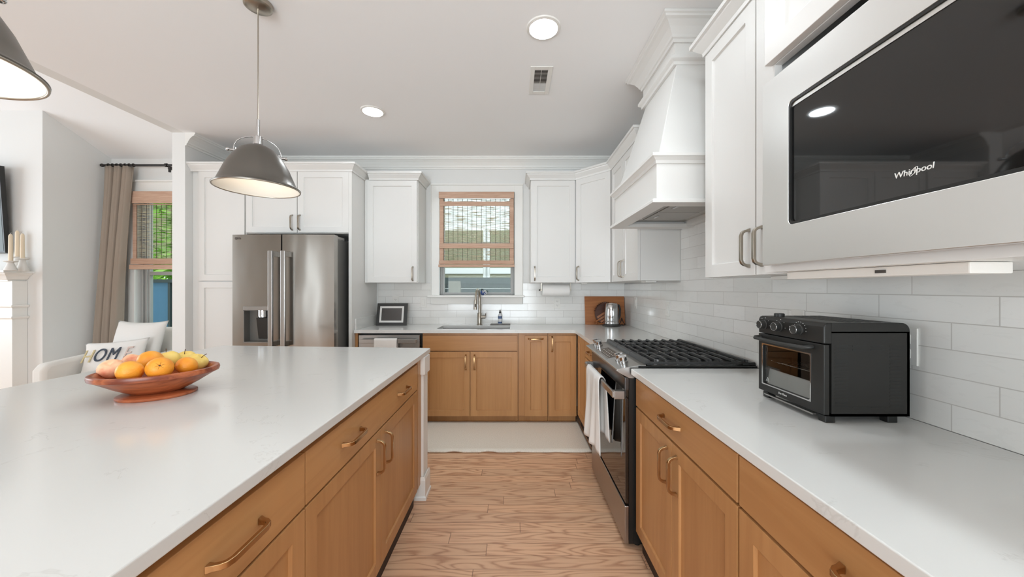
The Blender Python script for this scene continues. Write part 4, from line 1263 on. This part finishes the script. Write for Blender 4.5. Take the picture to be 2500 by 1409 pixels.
for zz in (1.045,):
    for i in range(12):
        yy = oy0+.045+i*.018; rk.cyl((ox0+.03, yy, zz), (1.13, yy, zz), .0013, 6)
    for xx in (.945, 1.0, 1.06, 1.12): rk.cyl((xx, oy0+.01, zz+.002), (xx, oy1-.01, zz+.002), .0013, 6)
obj('wire_rack', rk, M['chrome'], ov)
obj('crumb_tray', MB().box(.925, 1.15, oy0+.02, oy1-.02, .950, .954).hexa([(.924, oy0+.03, .954), (.924, oy1-.03, .954), (.926, oy1-.03, .954), (.926, oy0+.03, .954)],  # flat tray plus added upright plate brightening the window's lower half
    [(.934, oy0+.03, 1.02), (.934, oy1-.03, 1.02), (.936, oy1-.03, 1.02), (.936, oy0+.03, 1.02)]), mat('bright_tray', srgb(196, 196, 194), .35, .3), ov)
obj('tray_lip', MB().box(.905, ox0+.002, oy0+.03, oy0+.24, .930, .9345), M['steel'], ov)
tri = MB()
cy, cz, rr_ = oy1-.040, .981, .0088
tp3 = [(ox0+.0052, cy+rr_*math.cos(a), cz+rr_*math.sin(a)) for a in (PI/2, PI/2+2*PI/3, PI/2+4*PI/3, PI/2)]
tri.tube(tp3, .0005, 5).tube([(ox0+.0052, cy, cz+.003), (ox0+.0052, cy+.001, cz), (ox0+.0052, cy-.001, cz-.001), (ox0+.0052, cy, cz-.003)], .0004, 5)
obj('heat_symbol', tri, M['text_white'], od)
text('brand_lettering', 'Our Place', .0095, Matrix.Translation((ox0-.0004, 1.215, .952)) @ frame((0, 0, 0), (-1, 0, 0)), M['text_white'], od, .0003)
for (xx, yy) in ((.935, oy0+.012), (1.12, oy0+.012), (.935, oy1-.03), (1.12, oy1-.03)):
    obj('foot', MB().box(xx-.013, xx+.016, yy-.008, yy+.018, CT1, oz0), M['black'], ov, bevel=.002)

# ------------------------------------------------------------------ rug
def rugf(u, v):
    x = -1.45 + u*2.065; y = 2.835 + v*(3.477-2.835)
    z = .010
    if v < .02: z = .010 + max(0, .010*math.sin(x*23)*(1 if x < .05 else .25))
    return (x, y, z)
rg_ = MB().grid(140, 12, rugf)
obj('runner_rug', rg_, M['rug'], solid=.012, smooth=60, label='cream looped runner rug on the floor in front of the sink cabinets', cat='rug')

# ------------------------------------------------------------------ small things on the sink worktop
def tiltbox(mb, x0, x1, z0, z1, y_b, y_t, th):
    return mb.hexa([(x0, y_b, z0), (x1, y_b, z0), (x1, y_b+th, z0), (x0, y_b+th, z0)],
                   [(x0, y_t, z1), (x1, y_t, z1), (x1, y_t+th, z1), (x0, y_t+th, z1)])
ff = thing('digital_photo_frame', 'black digital photo frame with white mat beside the refrigerator panel', 'picture frame', (-1.32, 3.82, CT1))
fb, ft = 3.80, 3.85
ffx0, ffx1 = -1.480, -1.155
obj('frame', tiltbox(MB(), ffx0, ffx1, CT1, 1.150, fb, ft, .022), M['black_matte'], ff, bevel=.002)
def on_tilt(z): return fb+(ft-fb)*(z-CT1)/(1.15-CT1)
def tiltp(x0, x1, z0, z1, d, th=.002):
    return tiltbox(MB(), x0, x1, z0, z1, on_tilt(z0)-d, on_tilt(z1)-d, th)
obj('mat', tiltp(ffx0+.034, ffx1-.034, CT1+.032, 1.118, .001), M['mat_white'], ff)
obj('screen', tiltp(ffx0+.054, ffx1-.054, CT1+.052, 1.098, .002), M['dark_screen'], ff)
obj('stand', MB().box(-1.34, -1.30, 3.86, 3.90, CT1, CT1+.08), M['black_matte'], ff)

tr_ = obj('soap_tray', MB().box(-.262, -.045, 3.835, 3.925, CT1, CT1+.010), M['tray'], bevel=.004,
    label='slim grey tray under the soap bottle behind the sink', cat='tray')
sb = thing('soap_bottle', 'small clear soap bottle with a blue label and black cap', 'bottle', (-.157, 3.88, CT1+.010))
obj('bottle_body', MB().lathe([(0, 0), (.021, 0), (.022, .004), (.022, .088), (.017, .104), (.010, .112), (.010, .118), (0, .118)], (-.157, 3.88, CT1+.0101), 22), M['bottle'], sb, smooth=40)
obj('label', MB().lathe([(.0224, .058), (.0224, .086)], (-.157, 3.88, CT1+.010), 22, cap=False), M['label_blue'], sb, smooth=40)
obj('label', MB().lathe([(.0224, .006), (.0224, .026)], (-.157, 3.88, CT1+.010), 22, cap=False), M['label_blue'], sb, smooth=40)
obj('cap', MB().lathe([(0, .118), (.012, .118), (.012, .130), (.006, .136), (.004, .152), (0, .153)], (-.157, 3.88, CT1+.010), 16), M['black_matte'], sb, smooth=40)
random.seed(3)
sp = thing('scrub_cloth', 'crumpled blue and white cloth on the window sill behind the faucet', 'cloth', (-.345, 3.935, 1.235))
obj('blue_fabric', MB().ell((-.345, 3.935, 1.262), .036, .026, .027, 26, 16, lambda d: 1+.12*math.sin(9*d.x+3)*math.cos(8*d.z)), M['towel_blue'], sp, smooth=180)
for i in range(4):
    a = i*.7
    pts = [(-.345+.040*math.cos(t_)*math.cos(a*.8), 3.935-.030*abs(math.cos(t_*.7))-.004, 1.262+.027*math.sin(t_+a)*.9) for t_ in [x*.35-1.2 for x in range(8)]]
    obj('white_stripe', MB().tube(pts, .0035, 6), M['towel'], sp, smooth=60)

pt = thing('paper_towel_roll', 'white paper towel roll hung under the upper cabinet', 'paper towel', (.44, 3.80, 1.25))
obj('paper', MB().lathe([(.021, 0), (.060, 0), (.062, .004), (.062, .284), (.060, .288), (.021, .288)], (.295, 3.80, 1.292), 36, 'x').lathe([(.021, 0), (.021, .288)], (.295, 3.80, 1.292), 36, 'x', cap=False), M['paper'], pt, smooth=40)
ht = thing('towel_holder', 'dark metal bracket and rod carrying the paper towel roll', 'holder', (.44, 3.80, 1.36))
obj('rod', MB().cyl((.270, 3.80, 1.292), (.600, 3.80, 1.292), .008), NI, ht, smooth=40)
obj('bracket', MB().box(.284, .290, 3.79, 3.81, 1.285, 1.369).box(.592, .598, 3.79, 3.81, 1.285, 1.369), NI, ht)
obj('knob', MB().ell((.268, 3.80, 1.292), .008, .010, .010, 12, 8), M['black_matte'], ht, smooth=60)

obj('cutting_board', tiltbox(MB(), .775, 1.212, CT1, 1.222, 3.895, 3.938, .018), M['board'], bevel=.003,
    label='large rectangular wood cutting board leaning on the corner tile', cat='cutting board')
rb_ = thing('round_board', 'small round serving board with a looped handle leaning behind the kettle', 'serving board', (.99, 3.87, CT1))
tl = Matrix.Translation((.99, 3.872, 1.036)) @ Matrix.Rotation(math.radians(-7), 4, 'X')
disc = MB(tl); R_ = .118
disc.lathe([(0, -.006), (R_-.003, -.006), (R_, -.003), (R_, .003), (R_-.003, .006), (0, .006)], (0, 0, 0), 40, 'y')
dk = obj('disc', disc, M['walnut'], rb_, smooth=40)
strp = MB(tl)
for i in range(4):
    o_ = -.052 + .030*i
    a = math.radians(32)
    hw = math.sqrt(max(0, R_**2-(o_-.02)**2))*.86
    c_, s_2 = math.cos(a), math.sin(a)
    def rot(u, v): return (u*c_-v*s_2, u*s_2+v*c_)
    u0, u1, v0, v1 = -hw, hw, o_-.034, o_-.014
    q = [rot(u0, v0), rot(u1, v0), rot(u1, v1), rot(u0, v1)]
    strp.add([(p_[0], -.0075, p_[1]) for p_ in q] + [(p_[0], -.004, p_[1]) for p_ in q],
             [(0, 1, 2, 3), (7, 6, 5, 4), (0, 4, 5, 1), (1, 5, 6, 2), (2, 6, 7, 3), (3, 7, 4, 0)])
obj('stripe_inlay', strp, M['pale_board'], dk)
lf = MB(tl)
for i in range(11):
    a = math.radians(62 + i*10)
    c0 = (R_*.98*math.cos(a), -.001, R_*.98*math.sin(a)); c1 = (R_*1.13*math.cos(a+.10), -.001, R_*1.13*math.sin(a+.10))
    lf.tube([c0, c1], [.010, .001], 6)
obj('leaf_edge', lf, M['walnut'], dk)
hl = MB(tl)
pts = []
for i in range(17):
    a = 2*PI*i/16; pts.append((-.118+.017*math.cos(a), -.002, -.098+.015*math.sin(a)))
hl.tube(pts, .005, 8).tube([(-.106, -.002, -.086), (-.07, -.002, -.06)], .009, 8).tube([(-.102, -.002, -.100), (-.03, -.002, -.108)], .006, 8)
obj('loop_handle', hl, M['board'], rb_, smooth=60)

kt = thing('electric_kettle', 'polished steel electric kettle on a dark base in front of the cutting board', 'kettle', (1.022, 3.755, CT1))
kc = (1.022, 3.755, CT1)
obj('power_base', MB().lathe([(0, 0), (.092, 0), (.094, .004), (.090, .016), (.070, .022), (0, .022)], kc, 36), M['black_matte'], kt, smooth=40)
obj('kettle_body', MB().lathe([(0, .0225), (.074, .0225), (.076, .030), (.074, .044), (.072, .046), (.074, .06), (.070, .16), (.063, .226), (.060, .232), (0, .236)], kc, 40), M['chrome'], kt, smooth=35)
obj('lid', MB().lathe([(.058, .2325), (.056, .240), (.02, .246), (0, .247)], kc, 30), M['chrome'], kt, smooth=40)
obj('spout', MB().hexa([(kc[0]-.01, 3.69, 1.10), (kc[0]+.03, 3.69, 1.10), (kc[0]+.03, 3.70, 1.10), (kc[0]-.01, 3.70, 1.10)],
                       [(kc[0]-.012, 3.668, 1.146), (kc[0]+.034, 3.668, 1.146), (kc[0]+.034, 3.71, 1.148), (kc[0]-.012, 3.71, 1.148)]), M['chrome'], kt, bevel=.004)
hpts = [(kc[0]+.058, 3.77, 1.135), (kc[0]+.085, 3.78, 1.13), (kc[0]+.098, 3.785, 1.09), (kc[0]+.095, 3.785, 1.02), (kc[0]+.074, 3.775, .975)]
obj('kettle_handle', MB().tube(hpts, .011, 10), M['black_matte'], kt, smooth=60)
cpts = [(kc[0]+.088, 3.79, .922), (kc[0]+.12, 3.82, .96), (kc[0]+.135, 3.845, .99), (kc[0]+.155, 3.86, .95), (kc[0]+.17, 3.85, .921), (kc[0]+.14, 3.80, .919), (kc[0]+.10, 3.82, .919), (kc[0]+.15, 3.86, .919)]
def smoothp(p_, k=6):
    out = []
    p_ = [Vector(x) for x in p_]
    for i in range(len(p_)-1):
        a, b, c_, d = p_[max(i-1, 0)], p_[i], p_[i+1], p_[min(i+2, len(p_)-1)]
        for j in range(k):
            t_ = j/k
            out.append(.5*((2*b)+(-a+c_)*t_+(2*a-5*b+4*c_-d)*t_*t_+(-a+3*b-3*c_+d)*t_**3))
    out.append(p_[-1]); return out
obj('power_cord', MB().tube(smoothp(cpts), .0035, 8), M['black_matte'], kt, smooth=60)

# ------------------------------------------------------------------ fruit bowl
BC = Vector((-1.335, 1.335, CT1)); BRZ = math.atan2(.173, .334)
bw = thing('wooden_bowl', 'oval cherry wood pedestal bowl of fruit on the island', 'bowl', BC, BRZ)
prof = [(0, .040), (.06, .043), (.10, .055), (.125, .078), (.137, .094), (.148, .098), (.154, .096), (.156, .088), (.154, .079), (.146, .075), (.126, .060), (.104, .043), (.084, .030), (.070, .022), (.060, .016), (0, .016)]
obj('bowl_body', MB().lathe(prof, (0, 0, 0), 64, sx=1.16, sy=.97), M['bowl'], bw, local=True, smooth=50)
obj('pedestal', MB().lathe([(0, 0), (.096, 0), (.099, .003), (.099, .010), (.095, .0125), (.078, .0145), (.066, .0165), (0, .0165)], (0, 0, 0), 56, sx=1.14, sy=.98), M['bowl'], bw, local=True, smooth=50)

def fruit(kind, px, py, Y, r, label, rot=(0, 0, 0), sq=.93):
    p_ = P(px, py, Y - .033)
    nm = {'orange': 'orange_fruit', 'peach': 'peach', 'apple': 'yellow_apple'}[kind]
    ct = {'orange': 'orange', 'peach': 'peach', 'apple': 'apple'}[kind]
    t = thing(nm, label, ct, p_, 0)
    t.rotation_euler = rot
    if kind == 'orange':
        f_ = lambda d: 1 - .05*max(0, d.z)**24 - .0
        b_ = MB().ell((0, 0, 0), r, r, r*sq, 32, 22, f_)
        o = obj('peel', b_, M['orange'], t, local=True, smooth=180)
        c2 = MB()
        for k in range(6):
            a = 2*PI*k/6+.3
            pts = [(r*math.sin(th)*math.cos(a)*1.0, r*math.sin(th)*math.sin(a), r*sq*math.cos(th)*(1-.05*max(0, math.cos(th))**24)) for th in (.04, .16, .30, .42+.14*(k % 2))]
            c2.tube(pts, [.0010, .0009, .0006, .0001], 5)
        obj('crease', c2, mat('crease_brown', srgb(196, 122, 30), .8) if 'crease_brown' not in bpy.data.materials else bpy.data.materials['crease_brown'], o, local=True)
        obj('navel', MB().ell((0, 0, r*sq*.955), .0032, .0032, .0015, 10, 6), M['stem'], o, local=True)
    else:
        f_ = lambda d: (1 - .42*max(0, d.z)**14 - .08*max(0, -d.z)**6) * (1+.02*math.cos(5*math.atan2(d.y, d.x))*(1 if kind == 'apple' else .3))
        b_ = MB().ell((0, 0, 0), r*1.03, r*1.03, r*.95, 32, 24, f_)
        o = obj('skin', b_, M[kind], t, local=True, smooth=180)
        if kind == 'apple':
            obj('stem', MB().tube([(0, 0, r*.66), (.001, .001, r*.9), (.006, .002, r*1.28)], [.0014, .0011, .0015], 7), M['stem'], o, local=True)
    return t
fruit('peach', 272, 901, 1.335, .036, 'blushed peach at the end of the bowl away from the aisle', (.5, .25, 0))
fruit('orange', 317, 907, 1.275, .0365, 'orange lying against the front rim between peach and navel orange', (-1.4, .6, .6), .88)
fruit('orange', 390, 899, 1.300, .038, 'navel orange showing its creased end over the front rim', (1.15, .05, .75), .96)
fruit('orange', 456, 893, 1.385, .034, 'orange at the front rim nearest the aisle end of the bowl', (2.6, .6, 0), .92)
fruit('orange', 368, 881, 1.385, .039, 'topmost orange heaped in the middle of the bowl', (2.8, .5, 0), .94)
fruit('apple', 412, 879, 1.455, .037, 'yellow apple with a long stem sticking up behind the oranges', (-.1, -.5, 0))
fruit('apple', 482, 884, 1.470, .034, 'yellow apple resting on the bowl rim at the aisle end', (.5, .5, 1))
fruit('apple', 453, 877, 1.530, .036, 'yellow apple at the back of the bowl beside the stemmed one', (.3, .1, 0))
fruit('peach', 328, 884, 1.430, .035, 'pink peach at the back of the bowl near the pillow', (-.4, .2, 0))
fruit('apple', 303, 893, 1.415, .028, 'small yellow apple wedged between the two peaches', (.2, 0, 0))

# ------------------------------------------------------------------ ceiling things
def can(x, y, label):
    t = thing('recessed_light', label, 'ceiling light', (x, y, CZ), 0, None)
    obj('trim_ring', MB().lathe([(.076, -.002), (.078, -.009), (.092, -.006), (.096, 0), (.074, 0)], (x, y, CZ-.0005), 40), M['plastic'], t, smooth=40)
    obj('lens', MB().lathe([(0, -.003), (.0755, -.003), (.0755, -.0005), (0, -.0005)], (x, y, CZ), 40), M['lens'], t)
    return t
can(.161, 1.973, 'lit round recessed ceiling light near the air vent')
can(-1.153, 2.90, 'lit round recessed ceiling light toward the refrigerator')
for i, (x, y) in enumerate(((.50, .45), (.35, -.1), (-2.45, -.3), (.40, 1.15), (.50, -.75), (-1.153, -1.9), (-2.45, -1.9))):  # unseen cans; those on the range side are added as fill
    can(x, y, ['recessed light over the near range-wall worktop', 'recessed light above the aisle at the camera end', 'recessed light over the island seating side',
               'recessed light above the near aisle', 'recessed light behind the aisle', 'recessed light behind the island', 'recessed light at the rear of the kitchen'][i])
vt = thing('air_vent', 'white rectangular air vent on the ceiling between light and hood', 'vent', (.175, 2.475, CZ))
vf = MB()
for b_ in ((.105, .135, 2.31, 2.64), (.222, .252, 2.31, 2.64), (.135, .222, 2.31, 2.345), (.135, .222, 2.605, 2.64)):
    vf.box(b_[0], b_[1], b_[2], b_[3], CZ-.006, CZ-.0005)
obj('vent_frame', vf, M['plastic'], vt, bevel=.0015)
obj('duct', MB().box(.135, .222, 2.345, 2.500, CZ-.0022, CZ-.001), M['slot'], vt)
vl = MB()
for i in range(17):
    y = 2.352+.015*i
    vl.hexa([(.135, y, CZ-.0055), (.222, y, CZ-.0055), (.222, y+.001, CZ-.0055), (.135, y+.001, CZ-.0055)],
            [(.135, y+.008, CZ-.0023), (.222, y+.008, CZ-.0023), (.222, y+.009, CZ-.0023), (.135, y+.009, CZ-.0023)])
vl.box(.177, .180, 2.345, 2.605, CZ-.006, CZ-.0025)
obj('louvre', vl, M['plastic'], vt)

def pendant(x, y, label, wired=True):
    t = thing('pendant_light', label, 'pendant light', (x, y, 1.815))
    z0 = 1.815; R = .185
    o_ = [(R, 0), (R+.002, .006), (R-.006, .012), (R-.016, .020), (R-.030, .055), (R-.050, .105), (R-.078, .155), (R-.108, .192), (R-.140, .212), (.02, .222), (0, .223)]
    i_ = [(0, .218), (.02, .217), (R-.141, .207), (R-.110, .187), (R-.081, .151), (R-.054, .102), (R-.034, .053), (R-.020, .020), (R-.010, .008), (R-.004, .0)]
    sh = obj('lamp_shade', MB().lathe(o_, (x, y, z0), 64, cap=False), M['gunmetal'], t, smooth=60)
    obj('shade_lining', MB().lathe(i_, (x, y, z0), 64, cap=False), M['enamel_in'], t, smooth=60, label='cream inside of the shade')
    rp = [(x+(R-.002)*math.cos(2*PI*k/64), y+(R-.002)*math.sin(2*PI*k/64), z0+.001) for k in range(65)]
    obj('rim', MB().tube(rp, .0035, 8), M['nickel'], t, smooth=60)
    obj('socket', MB().lathe([(0, .222), (.022, .222), (.020, .262), (.012, .266), (0, .266)], (x, y, z0), 20), M['chrome'], t, smooth=40)
    obj('stem', MB().cyl((x, y, z0+.26), (x, y, z0+.35), .008, 12), M['chrome'], t, smooth=40)
    obj('cable', MB().cyl((x, y, z0+.35), (x, y, CZ-.03), .003, 8), M['nickel'], t, smooth=40)
    obj('canopy', MB().lathe([(0, -.028), (.052, -.028), (.062, -.022), (.064, -.002), (0, -.002)], (x, y, CZ), 36), M['nickel'], t, smooth=40)
    d = Vector((.815, .58, 0)).normalized()
    yk = []
    for k in range(13):
        a = PI*k/12
        yk.append(Vector((x, y, z0+.175)) + d*(.098*math.cos(a)) + Vector((0, 0, .085*math.sin(a)**.8)))
    obj('yoke', MB().tube(yk, .0032, 8), M['chrome'], t, smooth=60)
    for s in (-1, 1):
        c0 = Vector((x, y, z0+.175)) + d*(s*.088)
        obj('bolt', MB().tube([c0, c0+d*s*.03], .006, 10).ell(c0+d*s*.032, .009, .009, .009, 10, 8).tube([c0+Vector((0, 0, -.014)), c0+Vector((0, 0, .014))], .005, 8), M['chrome'], t, smooth=50)
    obj('bulb', MB().ell((x, y, z0+.13), .030, .030, .036, 20, 14), M['bulb'], t, smooth=180)
    return t
pendant(-1.295, 1.80, 'dark gunmetal dome pendant hanging over the fruit bowl end of the island')
pendant(-1.300, .765, 'dark gunmetal dome pendant cropped by the edge of the photo above the island')

# ------------------------------------------------------------------ outside
struct('ground_outside', MB().box(-14, 8, BW+.12, 16, -.4, -.35), M['grass'])
nh = thing('neighbour_house', 'pale neighbouring house wall seen through the sink window', 'house', (-.5, 7.6, -.35))
obj('wall', MB().box(-2.6, 3.0, 7.2, 10.5, -.35, 4.6), M['siding'], nh)
for (a, b_) in ((-1.40, -.63), (-.49, .30)):
    f_ = obj('window', MB().box(a-.05, b_+.05, 7.15, 7.2, 1.47, 2.52), M['trim'], nh)
    obj('pane', MB().box(a, b_, 7.14, 7.152, 1.52, 2.47), M['olive'], f_)
    obj('rail', MB().box(a, b_, 7.125, 7.142, 1.60, 1.72), M['trim'], f_)
obj('eave', MB().box(-2.8, 3.2, 6.8, 10.8, 4.6, 4.75), M['trim'], nh)
fe = thing('garden_fence', 'dark green board fence below the neighbouring house', 'fence', (-.4, 6.1, -.35))
fb_ = MB()
for i in range(10): fb_.box(-3.0, 2.8, 6.0, 6.03, -.40+.19*i, -.219+.19*i)
obj('boards', fb_, M['fence_dark'], fe)
obj('fence_rail', MB().box(-3.0, 2.8, 5.96, 6.0, 1.39, 1.47), M['fence_dark'], fe)
for px in (-1.0, 1.4):
    obj('post', MB().box(px-.09, px+.10, 5.90, 6.0, -.35, 1.43), M['post'], fe)
bf = thing('blue_fence', 'blue painted fence panel outside the living room window', 'fence', (-5.6, 5.6, -.35))
bb = MB()
for i in range(10): bb.box(-7.6, -4.2, 5.6, 5.62+.012*(i % 2), -.35+.18*i, -.169+.18*i)
obj('boards', bb, M['fence_blue'], bf)
obj('frame', MB().box(-5.42, -5.38, 5.57, 5.6, -.35, 1.40).box(-7.6, -4.2, 5.56, 5.6, 1.40, 1.45), M['fence_dark'], bf)
random.seed(11)
tree = thing('garden_tree', 'leafy green tree outside the living room window', 'tree', (-7.0, 8.0, -.35))
obj('trunk', MB().tube([(-6.45, 7.7, -.35), (-6.40, 7.7, 1.2), (-6.55, 7.75, 2.4), (-6.35, 7.8, 3.6), (-6.5, 7.9, 5.2)], [.14, .12, .10, .08, .04], 12), M['bark'], tree, smooth=60)
lv = MB()
for i in range(15000):
    x = random.uniform(-9.5, -4.2); y = random.uniform(7.6, 9.6); z = random.uniform(.6, 5.6)
    s = random.uniform(.08, .16)
    a = Vector([random.gauss(0, 1) for _ in range(3)]).normalized(); b_ = a.orthogonal().normalized()
    c0 = Vector((x, y, z))
    lv.add([c0-a*s, c0+b_*s*.45, c0+a*s, c0-b_*s*.45], [(0, 1, 2, 3)])
fo = obj('foliage', lv, M['leaf'], tree)
